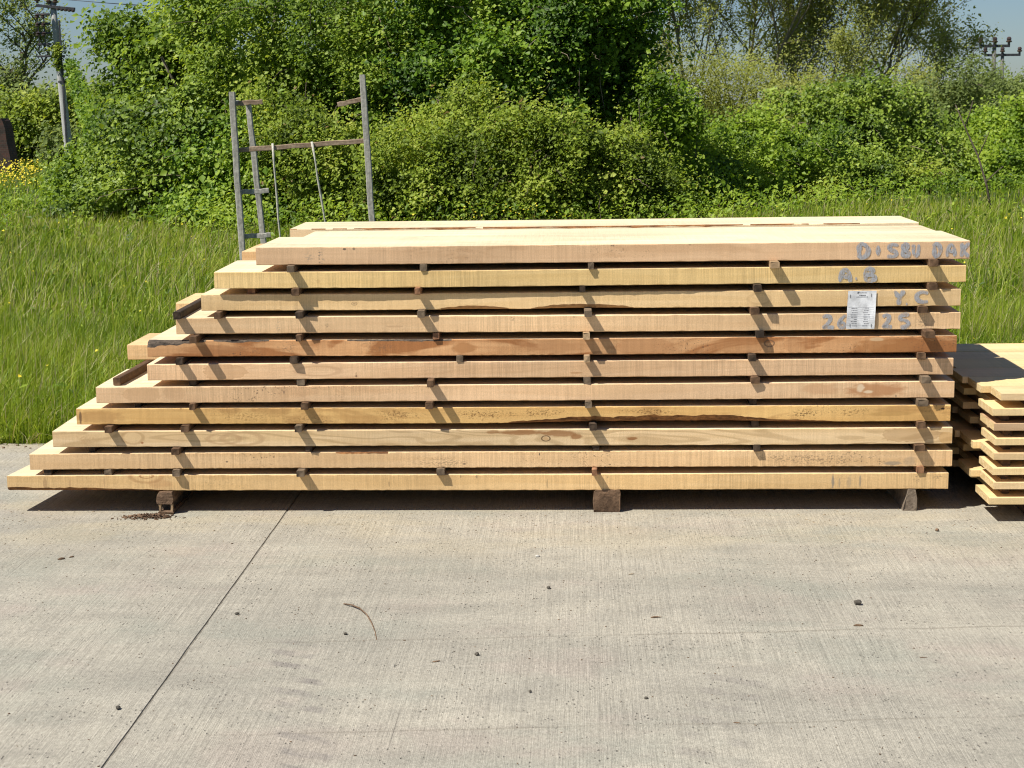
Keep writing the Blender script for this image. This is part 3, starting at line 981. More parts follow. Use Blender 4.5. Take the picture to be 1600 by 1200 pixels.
N = 16
V, Fc = [], []
for side in (0, 1):
    for j in range(N + 1):
        for i in range(N + 1):
            V.append(tagpt(i / N, j / N, 0.0 if side else -0.0002))
q = (N + 1) * (N + 1)
for j in range(N):
    for i in range(N):
        a = j * (N + 1) + i
        Fc.append((q + a, q + a + 1, q + a + N + 2, q + a + N + 1))
        Fc.append((a, a + N + 1, a + N + 2, a + 1))
link('sheet', poly_mesh('sheet', V, Fc), M_paper, tagE)
rt = random.Random(5)
ink, ing = [], []
# heading mark and heading words
ink += [(.33, .37, .925, .965), (.36, .395, .945, .975)]
for (a0, a1, b0, b1) in ((.41, .66, .935, .958), (.40, .63, .868, .890), (.30, .72, .828, .846)):
    x = a0
    while x < a1:
        w = rt.uniform(.014, .03)
        (ing if b0 > .93 else ink).append((x, min(a1, x + w), b0 + rt.uniform(-.002, .002), b1 + rt.uniform(-.003, .003)))
        x += w + rt.uniform(.006, .014)
for k in range(9):
    b = .535 - k * .058
    ing.append((.04, .95, b + .026, b + .0295))
    for (a0, a1) in ((.18 + rt.uniform(-.06, .08), .37), (.58 + rt.uniform(-.04, .06), .78 + rt.uniform(-.05, .05))):
        x = a0
        while x < a1:
            w = rt.uniform(.012, .03)
            (ink if rt.random() < .55 else ing).append((x, min(a1, x + w), b, b + .017))
            x += w + rt.uniform(.005, .012)
V, Fc = tagpatch(ink, 0.0004)
tag(link('printed_text', poly_mesh('printed_text', V, Fc), M_ink, tagE), kind='stuff')
V, Fc = tagpatch(ing, 0.0003)
tag(link('table_print', poly_mesh('table_print', V, Fc), M_inkg, tagE), kind='stuff')
for (a, b) in ((.09, .86), (.83, .88), (.88, .09), (.13, .10)):
    x, y, z = tagpt(a, b)
    me = poly_mesh('staple', *box_data(x - .0008, x + .0008, y - .0013, y - .0004, z - .006, z + .006))
    link('staple', me, M_staple, tagE)

# ------------------------------------------------------------------ ground blocks under the stack
M_rot = simple('rotten_wood', (0.10, 0.060, 0.036), (0.22, 0.142, 0.088), (12, 4, 30), 0.9, 0.006, bs=0.9)
M_blk = simple('old_block', (0.095, 0.058, 0.034), (0.175, 0.108, 0.064), (9, 3, 22), 0.9, 0.005, bs=0.9)
M_cstone = simple('rough_stone', (0.17, 0.13, 0.095), (0.27, 0.215, 0.16), (12, 12, 12), 0.9, 0.006, bs=0.8)
zb = ROWZ[0] - 0.0005


def rough_box(name, prof, L, seed, jit=0.003, n=5):
    """bearer with an uneven section: prof is a list of (x,z), swept back over L"""
    r = random.Random(seed)
    V, Fc = [], []
    m = len(prof)
    for k in range(n + 1):
        for (x, z) in prof:
            jz = 0 if z in (0.0, max(p[1] for p in prof)) else r.uniform(-jit, jit)
            V.append((x + r.uniform(-jit, jit), L * k / n + (r.uniform(-jit, jit) if k == 0 else 0), z + jz))
    for k in range(n):
        for j in range(m):
            jn = (j + 1) % m
            Fc.append((k * m + j, k * m + jn, (k + 1) * m + jn, (k + 1) * m + j))
    Fc.append(tuple(range(m - 1, -1, -1)))
    Fc.append(tuple(range(n * m, n * m + m)))
    return poly_mesh(name, V, Fc)


prof = [(-.050, 0), (.046, 0), (.051, .012), (.050, .045), (.051, .070), (.046, zb), (-.040, zb), (-.050, .076), (-.052, .04), (-.051, .010)]
o = link('bearer_block', rough_box('bearer_block', prof, 1.24, 3), M_blk, loc=S(0.3545, -0.006), rz=-A)
tag(o, 'brown wooden bearer block under the middle of the tall stack', 'block', 'bearers under the tall stack')
prof = [(-.028, 0), (.020, 0), (.026, .01), (.022, .05), (.016, zb - .004), (.012, zb), (-.010, zb), (-.015, .06), (-.024, .02)]
o = link('bearer_block', rough_box('bearer_block', prof, 1.22, 8, .003), M_cstone, loc=S(1.492, 0.0), rz=-A + .01)
tag(o, 'narrow tapered bearer under the right end of the tall stack', 'block', 'bearers under the tall stack')
rb = empty('bearer_block', S(-1.330, -0.020), -A)
tag(rb, 'crumbling bearer block with a hollow front under the left end of the stack', 'block', 'bearers under the tall stack')
prof = [(-.030, .042), (.027, .040), (.030, .05), (.030, .074), (.028, zb), (-.022, zb), (-.031, .074), (-.033, .055)]
link('beam', rough_box('beam', prof, 1.2, 4, .002), M_rot, rb)
prof = [(-.028, 0), (.029, 0), (.030, .006), (.027, .013), (-.024, .012), (-.029, .007)]
link('foot', rough_box('foot', prof, 1.2, 5, .002), M_rot, rb)
prof = [(-.026, .0115), (-.017, .0115), (-.018, .03), (-.014, .041), (-.028, .042), (-.025, .03)]
link('shell', rough_box('shell', prof, 0.012, 6, .0015, 2), M_st[4], rb, (0, .002, 0))
prof = [(.020, .0125), (.0275, .0125), (.0285, .03), (.028, .040), (.021, .040), (.0225, .03)]
link('shell', rough_box('shell', prof, 0.012, 7, .0012, 2), M_st[4], rb, (0, .002, 0))
prof = [(-.022, .0125), (.022, .0125), (.023, .0405), (-.021, .041)]
link('core', rough_box('core', prof, 1.1, 9, .002), M_bark_dark, rb, (0, .035, 0))


def chips(name, pts, size, mat, seed, flat=0.4):
    r = np.random.default_rng(seed)
    V, T = [], []
    base = np.array([(-1, -.5, 0), (1, -.5, 0), (1, .5, 0), (-1, .5, 0), (-.8, -.35, 1), (.8, -.3, 1), (.7, .4, 1), (-.7, .4, 1)], float)
    tr = np.array([(0, 2, 1), (0, 3, 2), (4, 5, 6), (4, 6, 7), (0, 1, 5), (0, 5, 4), (1, 2, 6), (1, 6, 5), (2, 3, 7), (2, 7, 6), (3, 0, 4), (3, 4, 7)])
    for k, (x, y, z) in enumerate(pts):
        sz = size * r.uniform(.4, 1.4)
        b = base * np.array([sz * r.uniform(.5, 1.4), sz * r.uniform(.4, .9), sz * flat * r.uniform(.5, 1.3)]) * (1 + r.uniform(-.25, .25, (8, 1)))
        th = r.uniform(0, 6.28)
        c, s_n = math.cos(th), math.sin(th)
        b = np.stack([b[:, 0] * c - b[:, 1] * s_n, b[:, 0] * s_n + b[:, 1] * c, b[:, 2]], 1)
        V.append(b + np.array([x, y, z]))
        T.append(tr + 8 * k)
    return tri_mesh(name, np.concatenate(V), np.concatenate(T), np.repeat(r.uniform(0, 1, len(pts)), 8))


rr = np.random.default_rng(21)
pts = []
for k in range(520):
    a, b = rr.normal(0, .045), rr.normal(0, .016)
    u, v = -1.385 + a, -0.066 + b
    z = max(0.0, 0.012 * (1 - (a / .09) ** 2) * (1 - (b / .035) ** 2)) * rr.uniform(0, 1)
    pts.append((u, v, z + .0005))
me = chips('wood_crumbs', pts, 0.0048, None, 3, .6)
o = link('wood_crumbs', me, M_rot, loc=S(0, 0), rz=-A)
tag(o, 'heap of rotten brown wood crumbs beside the left bearer block', 'debris', kind='stuff')

# ------------------------------------------------------------------ low pile of thin boards at the right edge
M_bd = [wood('board_pale', (0.640, 0.480, 0.235), (0.690, 0.540, 0.290), saw=0.5, mold=0.04),
        wood('board_cream', (0.620, 0.450, 0.235), (0.680, 0.510, 0.290), saw=0.4, cath=0.12, mold=0.05),
        wood('board_brown', (0.480, 0.320, 0.180), (0.560, 0.395, 0.235), stain=(.25, .14, .07), stain_amt=.7, stain_th=.5, saw=0.4, mold=0.2)]
M_bend = endgrain('board_end', (0.56, 0.41, 0.20), (0.64, 0.49, 0.27))
PZ = [0.070 + 0.0543 * k for k in range(8)]
FU = [1.736, 1.750, 1.745, 1.748, 1.750, 1.745, 1.738, 1.768]
FV = [-.180, -.176, -.178, -.172, -.175, -.17, -.172, -.165]
BT = 0.026
tname = ['lowest', 'second', 'third', 'fourth', 'fifth', 'sixth', 'seventh', 'top']
dname = ['front', 'second', 'third', 'fourth', 'fifth', 'rear']
for k in range(8):
    r = random.Random(800 + k)
    v = FV[k]
    for q in range(6):
        w = (0.205, 0.20, 0.20, 0.215, 0.20, 0.21)[q] + r.uniform(-.012, .008)
        if q == 0:
            u = FU[k]
            if k == 7:
                w = 0.15
        elif q == 1:
            u = [1.792, 1.716, 1.806, 1.722, 1.788, 1.800, 1.783, 1.735][k]
            if k == 7:
                w = 0.20
        else:
            u = r.uniform(1.700, 1.775) if k < 7 else (1.715, 1.74, 1.70, 1.71)[q - 2]
        me = plank_mesh('board', 2.9 + r.uniform(-.2, .2), w, BT, step=0.10, seed=k * 9 + q, ch=0.0012, zprof=sway(k * 7 + q, 0.0007))
        mt = M_bd[2] if (k == 5 and q == 0) else M_bd[(k + q) % 2]
        o = link('board', me, [mt, M_bark, M_bend], loc=S(u, v, PZ[k]), rz=-A + r.uniform(-.0012, .0012))
        if q == 0:
            lab = 'front board in the %s layer of the low pile at the right edge' % tname[k]
            if k == 5:
                lab = 'brown waney front board third from the top of the low right pile'
        else:
            lab = '%s board from the front in the %s layer of the low right pile' % (ORD[q + 1], tname[k])
        tag(o, lab, 'board', 'thin boards of the low pile')
        v += w + r.uniform(.004, .010)
for k in range(7):
    for q, (u, pr) in enumerate(((1.80 if k != 6 else 1.885, (-.05, -.05, -.03, -.06, -.04, -.05, .012)[k]), (2.5, .01), (3.3, .01))):
        r = random.Random(k * 5 + q)
        me = strip_mesh(.014, 1.20, 0.0543 - BT, k * 3 + q + 70)
        o = link('spacer_strip', me, M_st[(0, 2, 1)[q % 3]], loc=S(u + r.uniform(-.01, .01), -.17 - pr, PZ[k] + BT), rz=-A)
        tag(o, '%s spacer strip on the %s board layer of the low right pile' % (('left', 'middle', 'right')[q], tname[k]), 'spacer', 'spacer strips of the low pile')
for q, u in enumerate((1.95, 2.9, 3.9)):
    prof = [(-.05, 0), (.05, 0), (.052, .03), (.048, .0695), (-.048, .0695), (-.052, .03)]
    o = link('bearer_block', rough_box('bearer_block', prof, 1.15, 40 + q), M_blk, loc=S(u, -.10), rz=-A)
    tag(o, '%s bearer under the low board pile at the right edge' % ('left', 'middle', 'right')[q], 'block', 'bearers under the low pile')

# ------------------------------------------------------------------ weathered wooden frame behind the stack
M_grey = simple('weathered_wood', (0.30, 0.285, 0.25), (0.47, 0.445, 0.39), (40, 40, 3), 0.9, 0.003, fine=40)
M_greyb = simple('weathered_brown', (0.22, 0.150, 0.100), (0.38, 0.285, 0.200), (4, 40, 40), 0.9, 0.003, fine=40)
M_tape = simple('pale_strap', (0.42, 0.40, 0.33), (0.55, 0.53, 0.45), (20, 20, 20), 0.8, 0.001)
fr = empty('wooden_frame', (-1.78, 14.0, -0.05))
tag(fr, 'weathered grey ladder-like wooden frame standing in the grass behind the stack', 'frame')


def beam(name, a, b, w, d, mat, seed):
    """squared timber between two points (world), local to the frame"""
    r = random.Random(seed)
    a, b = Vector(a) - fr.location, Vector(b) - fr.location
    ax = (b - a).normalized()
    side = Vector((0, 1, 0)).cross(ax)
    if side.length < 1e-3:
        side = Vector((1, 0, 0))
    side.normalize()
    dep = ax.cross(side).normalized()
    n = 7
    V, Fc = [], []
    for k in range(n + 1):
        c = a.lerp(b, k / n) + side * r.uniform(-.004, .004) + dep * r.uniform(-.003, .003)
        ww, dd = w / 2 * r.uniform(.93, 1.07), d / 2 * r.uniform(.95, 1.05)
        for (s1, s2) in ((-1, -.8), (-.8, -1), (.8, -1), (1, -.8), (1, .8), (.8, 1), (-.8, 1), (-1, .8)):
            V.append(c + side * ww * s1 + dep * dd * s2)
    for k in range(n):
        for j in range(8):
            jn = (j + 1) % 8
            Fc.append((k * 8 + j, k * 8 + jn, (k + 1) * 8 + jn, (k + 1) * 8 + j))
    Fc.append(tuple(range(7, -1, -1)))
    Fc.append(tuple(range(n * 8, n * 8 + 8)))
    me = poly_mesh(name, V, Fc)
    bm = bmesh.new()
    bm.from_mesh(me)
    bmesh.ops.recalc_face_normals(bm, faces=bm.faces[:])
    bm.to_mesh(me)
    bm.free()
    return link(name, me, mat, fr)


beam('post', (-2.377, 14.0, 1.67), (-2.338, 14.0, -.08), .050, .045, M_grey, 1)
beam('post', (-1.246, 14.0, 1.80), (-1.180, 14.0, -.08), .052, .045, M_grey, 2)
beam('post', (-2.33, 14.55, 1.60), (-2.20, 14.50, -.08), .048, .045, M_grey, 3)
beam('crossbar', (-2.345, 14.05, 1.168), (-1.230, 14.05, 1.238), .042, .04, M_greyb, 4)
beam('rung', (-2.36, 14.05, 1.572), (-2.125, 14.06, 1.580), .042, .03, M_greyb, 5)
beam('rung', (-2.345, 14.05, .806), (-2.10, 14.06, .815), .042, .03, M_grey, 6)
beam('rung', (-2.335, 14.05, .420), (-2.10, 14.06, .428), .042, .03, M_grey, 7)
beam('rung', (-1.475, 14.05, 1.545), (-1.262, 14.05, 1.588), .042, .03, M_greyb, 8)
beam('side_rail', (-2.35, 14.03, 1.574), (-2.335, 14.55, 1.574), .035, .03, M_grey, 9)
for (p0, p1, sd) in (((-2.045, 14.02, 1.225), (-2.005, 14.10, -.05), 1), ((-1.705, 14.02, 1.235), (-1.545, 14.10, -.05), 2)):
    P = []
    r = random.Random(sd)
    for k in range(9):
        t = k / 8
        P.append([p0[i] * (1 - t) + p1[i] * t - fr.location[i] + (r.uniform(-.003, .003) if 0 < k < 8 else 0) for i in range(3)])
    v, t = tube(P, [.0095 + .002 * math.sin(k * 2.1 + sd) for k in range(9)], 5)
    link('strap', tri_mesh('strap', v, t), M_tape, fr)

# ------------------------------------------------------------------ foliage
def unit(v):
    return v / (np.linalg.norm(v, axis=-1, keepdims=True) + 1e-9)


def leaves(P, Nrm, L, W, r, rv=None):
    """kite leaves folded along the midrib; returns V, T, rnd"""
    n = len(P)
    t = r.normal(size=(n, 3))
    Nrm = unit(Nrm)
    d = unit(t - (t * Nrm).sum(1, keepdims=True) * Nrm)
    b = np.cross(Nrm, d)
    L = L * np.clip(np.exp(r.normal(-.05, .34, (n, 1))), .4, 2.0)
    W = W * r.uniform(.75, 1.25, (n, 1)) * L / L.mean()
    V = np.empty((n, 4, 3))
    V[:, 0] = P - d * L * .5
    V[:, 1] = P + b * W * .5 + Nrm * W * .16 - d * L * .08
    V[:, 2] = P + d * L * .5 - Nrm * L * .10
    V[:, 3] = P - b * W * .5 + Nrm * W * .16 - d * L * .08
    i = np.arange(n)[:, None] * 4
    T = np.concatenate([i + np.array([[0, 1, 2]]), i + np.array([[0, 2, 3]])], 1).reshape(-1, 3)
    if rv is None:
        rv = r.uniform(0, 1, n)
    return V.reshape(-1, 3), T, np.repeat(rv, 4)


def lump(P, seed):
    r = np.random.default_rng(seed)
    o = np.zeros(len(P))
    for f, a in ((1.1, .5), (2.3, .35), (4.6, .28), (8.5, .16)):
        k = r.normal(size=(3, 3)) * f
        ph = r.uniform(0, 6.28, 3)
        o += a * np.sin(P @ k + ph).prod(1) * 2.0
    return o


def sprigs(C, D, seed, per=11, stem=.26, leaf=(.062, .045), droop=.25, up=.55, spread=.055):
    """leafy twigs: C bases, D directions -> leaf arrays"""
    r = np.random.default_rng(seed)
    n = len(C)
    D = unit(D + r.normal(size=(n, 3)) * .45)
    ln = stem * np.clip(np.exp(r.normal(0, .5, (n, 1))) * .85, .3, 2.4)
    t = r.uniform(0, 1, (n, per, 1))
    P = C[:, None, :] + D[:, None, :] * ln[:, None, :] * t
    P[..., 2] -= droop * (t[..., 0] ** 2) * ln
    P += r.normal(size=P.shape) * spread
    Nn = D[:, None, :] * .22 + np.array([-.28, -.36, up]) + r.normal(size=P.shape) * .38
    sr = r.uniform(0, 1, (n, 1))
    rv = np.clip(sr * .6 + r.uniform(0, .4, (n, per)) + .15 * (t[..., 0] - .5), 0, 1)
    return leaves(P.reshape(-1, 3), Nn.reshape(-1, 3), leaf[0], leaf[1], r, rv.ravel())


def shell_points(lobes, n, seed, thick=.16, lumpy=.20, front=.84):
    """points near the outer skin of a union of ellipsoids, mostly on its lit and visible sides"""
    r = np.random.default_rng(seed)
    lobes = np.array(lobes, float)
    area = (lobes[:, 3] * lobes[:, 5] + lobes[:, 3] * lobes[:, 4] * .4)
    C, D = [], []
    got = 0
    while got < n:
        m = n * 2
        k = r.choice(len(lobes), m, p=area / area.sum())
        d = unit(r.normal(size=(m, 3)))
        fl = r.random(m) < front
        d[fl, 1] = -np.abs(d[fl, 1])
        d[:, 2] = np.where(r.random(m) < .7, np.abs(d[:, 2]), d[:, 2])
        c, rad = lobes[k, :3], lobes[k, 3:]
        dep = np.abs(r.normal(size=m)) * thick
        P0 = c + d * rad
        P = P0 + d * (lumpy * lump(P0, seed + 1) - dep)[:, None]
        q = ((P[:, None, :] - lobes[None, :, :3]) / lobes[None, :, 3:])
        inside = (q ** 2).sum(2)
        inside[np.arange(m), k] = 9
        ok = (inside.min(1) > .62) & (P[:, 2] > 0.02)
        C.append(P[ok])
        D.append(unit(d / rad)[ok])
        got += ok.sum()
    C = np.concatenate(C)[:n]
    D = np.concatenate(D)[:n]
    return C, D


def core_leaves(lobes, n, seed, size=.12):
    """darker inner mass so that one does not look through the bush"""
    r = np.random.default_rng(seed)
    lobes = np.array(lobes, float)
    vol = lobes[:, 3] * lobes[:, 5]
    k = r.choice(len(lobes), n, p=vol / vol.sum())
    d = unit(r.normal(size=(n, 3)))
    P = lobes[k, :3] + d * lobes[k, 3:] * r.uniform(.25, .80, (n, 1))
    P = P[P[:, 2] > .02]
    Nn = r.normal(size=P.shape) + np.array([0, -.6, 0])
    return leaves(P, Nn, size, size * .75, r, r.uniform(.15, .75, len(P)))


def cat(parts):
    V, T, Rr, n = [], [], [], 0
    for v, t, q in parts:
        V.append(v)
        T.append(t + n)
        Rr.append(q)
        n += len(v)
    return np.concatenate(V), np.concatenate(T), np.concatenate(Rr)


M_lf_bramble = leaf_mat('leaf_bramble', (0.048, 0.092, 0.009), (0.160, 0.245, 0.020), (0.330, 0.425, 0.062), .38, .48, 1.1, .30)
M_lf_olive = leaf_mat('leaf_olive', (0.072, 0.112, 0.010), (0.225, 0.310, 0.027), (0.410, 0.465, 0.080), .42, .52, 1.3, .2, brown=.03)
M_lf_bright = leaf_mat('leaf_bright', (0.066, 0.128, 0.008), (0.210, 0.325, 0.021), (0.375, 0.480, 0.060), .48, .48, 1.0, .28)
M_lf_tree = leaf_mat('leaf_fresh_tree', (0.095, 0.165, 0.014), (0.255, 0.360, 0.038), (0.420, 0.505, 0.105), .50, .50, .8, .25)
M_lf_deep = leaf_mat('leaf_deep', (0.048, 0.108, 0.008), (0.155, 0.270, 0.019), (0.320, 0.430, 0.052), .44, .48, 1.1, .30)
M_lf_willow = leaf_mat('leaf_willow', (0.170, 0.195, 0.040), (0.310, 0.345, 0.075), (0.430, 0.455, 0.135), .50, .6, .5, .2)
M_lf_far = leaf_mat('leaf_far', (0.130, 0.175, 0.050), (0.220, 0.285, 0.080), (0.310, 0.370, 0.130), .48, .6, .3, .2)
M_twig = simple('twig_bark', (0.075, 0.055, 0.04), (0.17, 0.135, 0.10), (20, 20, 20), 0.9, 0.003)
M_trunk = simple('trunk_bark', (0.085, 0.070, 0.052), (0.19, 0.16, 0.12), (14, 14, 4), 0.95, 0.01)
M_twigl = simple('pale_twig', (0.15, 0.13, 0.085), (0.26, 0.225, 0.15), (20, 20, 20), 0.9, 0.003)
M_cane = simple('dry_cane', (0.20, 0.15, 0.10), (0.34, 0.28, 0.20), (20, 20, 20), 0.9, 0.002)


def cane(p, d, L, r0, seed, sag=.6, n=7):
    r = random.Random(seed)
    P = []
    d = Vector(d).normalized()
    for k in range(n):
        t = k / (n - 1)
        q = Vector(p) + d * L * t + Vector((r.uniform(-.03, .03), r.uniform(-.03, .03), -sag * L * t * t + r.uniform(-.02, .02)))
        P.append(tuple(q))
    return tube(P, [r0 * (1 - .75 * k / (n - 1)) for k in range(n)], 4)


def bush(name, lobes, nsprig, mat, label, cat_, seed, per=10, stem=.26, leaf=(.062, .045), thick=.16, lumpy=.2, core=None, canes=10, cane_mat=None, group='brambles and bushes of the hedge', spread=.055, up=.55, shoots=0):
    lobes = np.array(lobes, float)
    base = Vector((float(lobes[:, 0].mean()), float(lobes[:, 1].mean()), 0.0))
    lb = lobes.copy()
    lb[:, 0] -= base.x
    lb[:, 1] -= base.y
    o = empty(name, base)
    tag(o, label, cat_, group)
    rs = random.Random(seed + 77)
    sub = []
    for q in lb:
        for _ in range(7):
            d = Vector((rs.gauss(0, 1), -abs(rs.gauss(0, 1)) * .9, rs.gauss(.25, .8))).normalized()
            k = rs.uniform(.22, .42)
            e = rs.uniform(.72, 1.0)
            c = (q[0] + d.x * q[3] * e, q[1] + d.y * q[4] * e, q[2] + d.z * q[5] * e)
            m = k * (q[3] + q[5]) / 2
            if c[2] > -.2:
                sub.append((*c, m * rs.uniform(.8, 1.3), m, m * rs.uniform(.7, 1.1)))
    core_lb = lb.copy()
    core_lb[:, 3:] *= .86
    lb[:, 3:] *= .90
    lb = np.concatenate([lb, np.array(sub)])
    nsprig = int(nsprig * .80)
    leaf = (leaf[0] * .90, leaf[1] * .88)
    C, D = shell_points(lb, nsprig, seed, thick * 1.15, lumpy * 1.45)
    parts = [sprigs(C, D, seed + 3, per, stem, leaf, spread=spread, up=up), core_leaves(core_lb, core if core is not None else int(nsprig * 1.1), seed + 5)]
    r = random.Random(seed)
    tubes = []
    if shoots:
        # young shoots standing out of the outline, with leaves along them
        idx = np.random.default_rng(seed + 9).choice(len(C), shoots)
        sc_, sd_ = [], []
        for k in idx:
            if D[k][2] < .25:
                continue
            L = r.uniform(.25, .6)
            dd = Vector((r.uniform(-.5, .5), r.uniform(-.4, .2), 1.0)).normalized()
            tubes.append(cane(C[k], dd, L, .006, int(k), .15))
            for m in range(5):
                t = .25 + .18 * m
                sc_.append(np.array(C[k]) + np.array(dd) * L * t)
                sd_.append(np.array(dd))
        if sc_:
            parts.append(sprigs(np.array(sc_), np.array(sd_), seed + 11, 5, .10, leaf, spread=.03))
    V, T, Q = cat(parts)
    link('crown', tri_mesh('crown', V, T, Q), mat, o)
    for k in range(canes):
        q = r.randrange(len(C))
        p = C[q]
        d = (D[q][0] + r.uniform(-.8, .8), D[q][1] - .3, D[q][2] * .5 + r.uniform(-.2, .9))
        tubes.append(cane(p, d, r.uniform(.3, .9), r.uniform(.005, .009), seed * 31 + k, r.uniform(.2, .7)))
    # main stems from the ground
    for k in range(7):
        lo = lb[r.randrange(len(lb))]
        x, y = lo[0] + r.uniform(-.5, .5) * lo[3], lo[1] + r.uniform(-.4, .4) * lo[4]
        tubes.append(cane((x, y, -.06), (r.uniform(-.3, .3), r.uniform(-.3, .2), 1), max(.3, lo[2] + .4 * lo[5]), r.uniform(.012, .022), seed * 7 + k, .05))
    v, t = merge_tris(tubes)
    tag(link('stem', tri_mesh('stem', v, t), cane_mat or M_twig, o), kind='stuff')
    return o


def ray(px, py):
    """slopes (x/y, z/y) of the line of sight through a point of the 1600 x 1200 photo"""
    a, b = px - 800.0, 600.0 - py
    c, q = math.cos(R(0.78)), math.sin(R(0.78))
    x, y = c * a + q * b, -q * a + c * b
    d = 2500 * math.cos(PITCH) + y * math.sin(PITCH)
    return x / d, (-2500 * math.sin(PITCH) + y * math.cos(PITCH)) / d


def X(px, Y, py=150):      # lateral position at a distance, from the photo column
    return ray(px, py)[0] * Y


def Z(py, Y, px=800):
    return 1.52 + ray(px, py)[1] * Y


HF = 0.88         # the hedge stands about 20 m off


def lobe(px, py, Y, rx, ry, rz):
    """ellipsoid whose top is seen at photo height py"""
    if Y < 33:
        f = float(np.interp(px, [0, 110, 300, 1050, 1250, 1600], [1.22, 1.02, HF, HF, 1.05, 1.17]))
        Y, rx, ry, rz = Y * f, rx * f, ry * f, rz * f
    zt = Z(py, Y, px)
    return (X(px, Y), Y, zt - rz, rx, ry, rz)


# left bramble mound, three overlapping plants
bush('bramble_bush', [lobe(150, 240, 24.2, .55, .7, .7), lobe(110, 290, 24.0, .6, .5, .45)], 1300, M_lf_bright,
     'low bright bramble at the left, just right of the yellow flowers', 'bush', 101, leaf=(.060, .045), canes=8)
bush('bramble_bush', [lobe(200, 178, 24.8, .75, .8, 1.1), lobe(285, 160, 24.6, .9, .9, 1.2), lobe(215, 270, 23.7, 1.1, .7, .6), lobe(130, 215, 25.0, .5, .7, .7)], 4300, M_lf_bramble,
     'dark glossy bramble mound left of the wooden frame', 'bush', 102, leaf=(.066, .05), thick=.2, lumpy=.26, canes=24, cane_mat=M_cane)
bush('bramble_bush', [lobe(350, 170, 24.4, .7, .8, 1.1), lobe(400, 195, 24.0, .7, .8, .95), lobe(330, 265, 23.7, .7, .6, .6)], 2500, M_lf_deep,
     'dark leafy bramble directly behind the left post of the wooden frame', 'bush', 103, leaf=(.064, .048), thick=.2, lumpy=.28, canes=22, cane_mat=M_cane)
# tall hedge between the frame posts
bush('hedge_shrub', [lobe(470, 120, 24.6, 1.0, .9, 1.6), lobe(540, 150, 24.2, .8, .9, 1.4), lobe(500, 225, 23.6, .9, .7, .85)], 4600, M_lf_olive,
     'tall yellowish shrub seen through the wooden frame', 'shrub', 104, leaf=(.052, .036), thick=.18, lumpy=.28, canes=16, shoots=30)
bush('hedge_shrub', [lobe(430, 0, 25.8, 1.1, .9, 1.7), lobe(530, -40, 25.9, 1.0, .9, 1.9), lobe(600, 40, 25.6, .8, .9, 1.7)], 4600, M_lf_tree,
     'tall pale green shrub rising above the wooden frame', 'shrub', 105, leaf=(.058, .040), thick=.24, lumpy=.32, canes=20, shoots=30)
# big dark leafy mass in the centre
bush('ivy_thicket', [lobe(690, -60, 25.6, 1.1, 1.0, 2.0), lobe(800, -80, 25.7, 1.1, 1.0, 2.2), lobe(720, 60, 25.0, .9, .8, 1.3)], 5400, M_lf_deep,
     'tall dark green thicket hung with vines in the centre of the hedge', 'shrub', 106, leaf=(.070, .052), thick=.26, lumpy=.36, canes=46, cane_mat=M_cane, shoots=24)
bush('ivy_thicket', [lobe(900, -50, 25.8, 1.0, 1.0, 1.5), lobe(955, 0, 25.7, .65, .8, 1.1), lobe(850, 50, 25.3, .6, .7, .9)], 3800, M_lf_deep,
     'leafy thicket overhanging the dark hollow right of the centre', 'shrub', 107, leaf=(.070, .052), thick=.26, lumpy=.34, canes=40, cane_mat=M_cane, shoots=20)
# olive mound right behind the stack
bush('hedge_shrub', [lobe(650, 205, 22.9, .85, .8, .95), lobe(760, 195, 22.8, .85, .8, 1.0), lobe(700, 150, 23.6, .9, .8, 1.2), lobe(620, 250, 22.5, .6, .6, .6)], 4700, M_lf_olive,
     'olive green shrub just right of the frame, close behind the stack', 'shrub', 108, leaf=(.048, .033), thick=.17, lumpy=.24, canes=14, shoots=36)
bush('hedge_shrub', [lobe(900, 185, 22.8, .80, .8, 1.05), lobe(975, 215, 22.9, .62, .7, .8), lobe(840, 200, 22.7, .7, .8, .95), lobe(1015, 265, 22.8, .45, .5, .5)], 4600, M_lf_olive,
     'rounded olive shrub in front of the dark hollow, spiky shoots on top', 'shrub', 109, leaf=(.048, .034), thick=.17, lumpy=.24, canes=12, shoots=60)
bush('sapling', [lobe(1015, 105, 24.9, .42, .4, .62), lobe(1055, 140, 24.9, .38, .4, .55)], 620, M_lf_bright,
     'fresh yellow green sapling at the right rim of the dark hollow', 'sapling', 110, leaf=(.066, .04), thick=.2, lumpy=.25, canes=4, core=200, group='saplings')
# right bramble mounds
bush('bramble_bush', [lobe(1130, 225, 25.2, 1.0, .8, .75), lobe(1190, 185, 26.2, 1.0, .9, .95), lobe(1085, 262, 24.4, .6, .6, .5)], 3500, M_lf_bright,
     'broad bramble mound to the right of the dark hollow', 'bush', 111, leaf=(.060, .046), canes=22, cane_mat=M_cane)
bush('bramble_bush', [lobe(1310, 128, 26.8, 1.0, 1.0, 1.15), lobe(1390, 155, 26.5, .8, .9, 1.0), lobe(1290, 215, 25.8, 1.2, .8, .75)], 4400, M_lf_bramble,
     'highest dark green bramble mound on the right below the sparse trees', 'bush', 112, leaf=(.066, .05), thick=.18, lumpy=.25, canes=16, cane_mat=M_cane)
bush('bramble_bush', [lobe(1440, 205, 26.2, .8, .8, .8), lobe(1400, 240, 25.5, .7, .6, .6), lobe(1240, 268, 24.9, 1.1, .6, .45)], 2600, M_lf_olive,
     'low olive bramble with dry canes on the right, before the dark mound', 'bush', 113, leaf=(.052, .040), canes=20, cane_mat=M_cane)
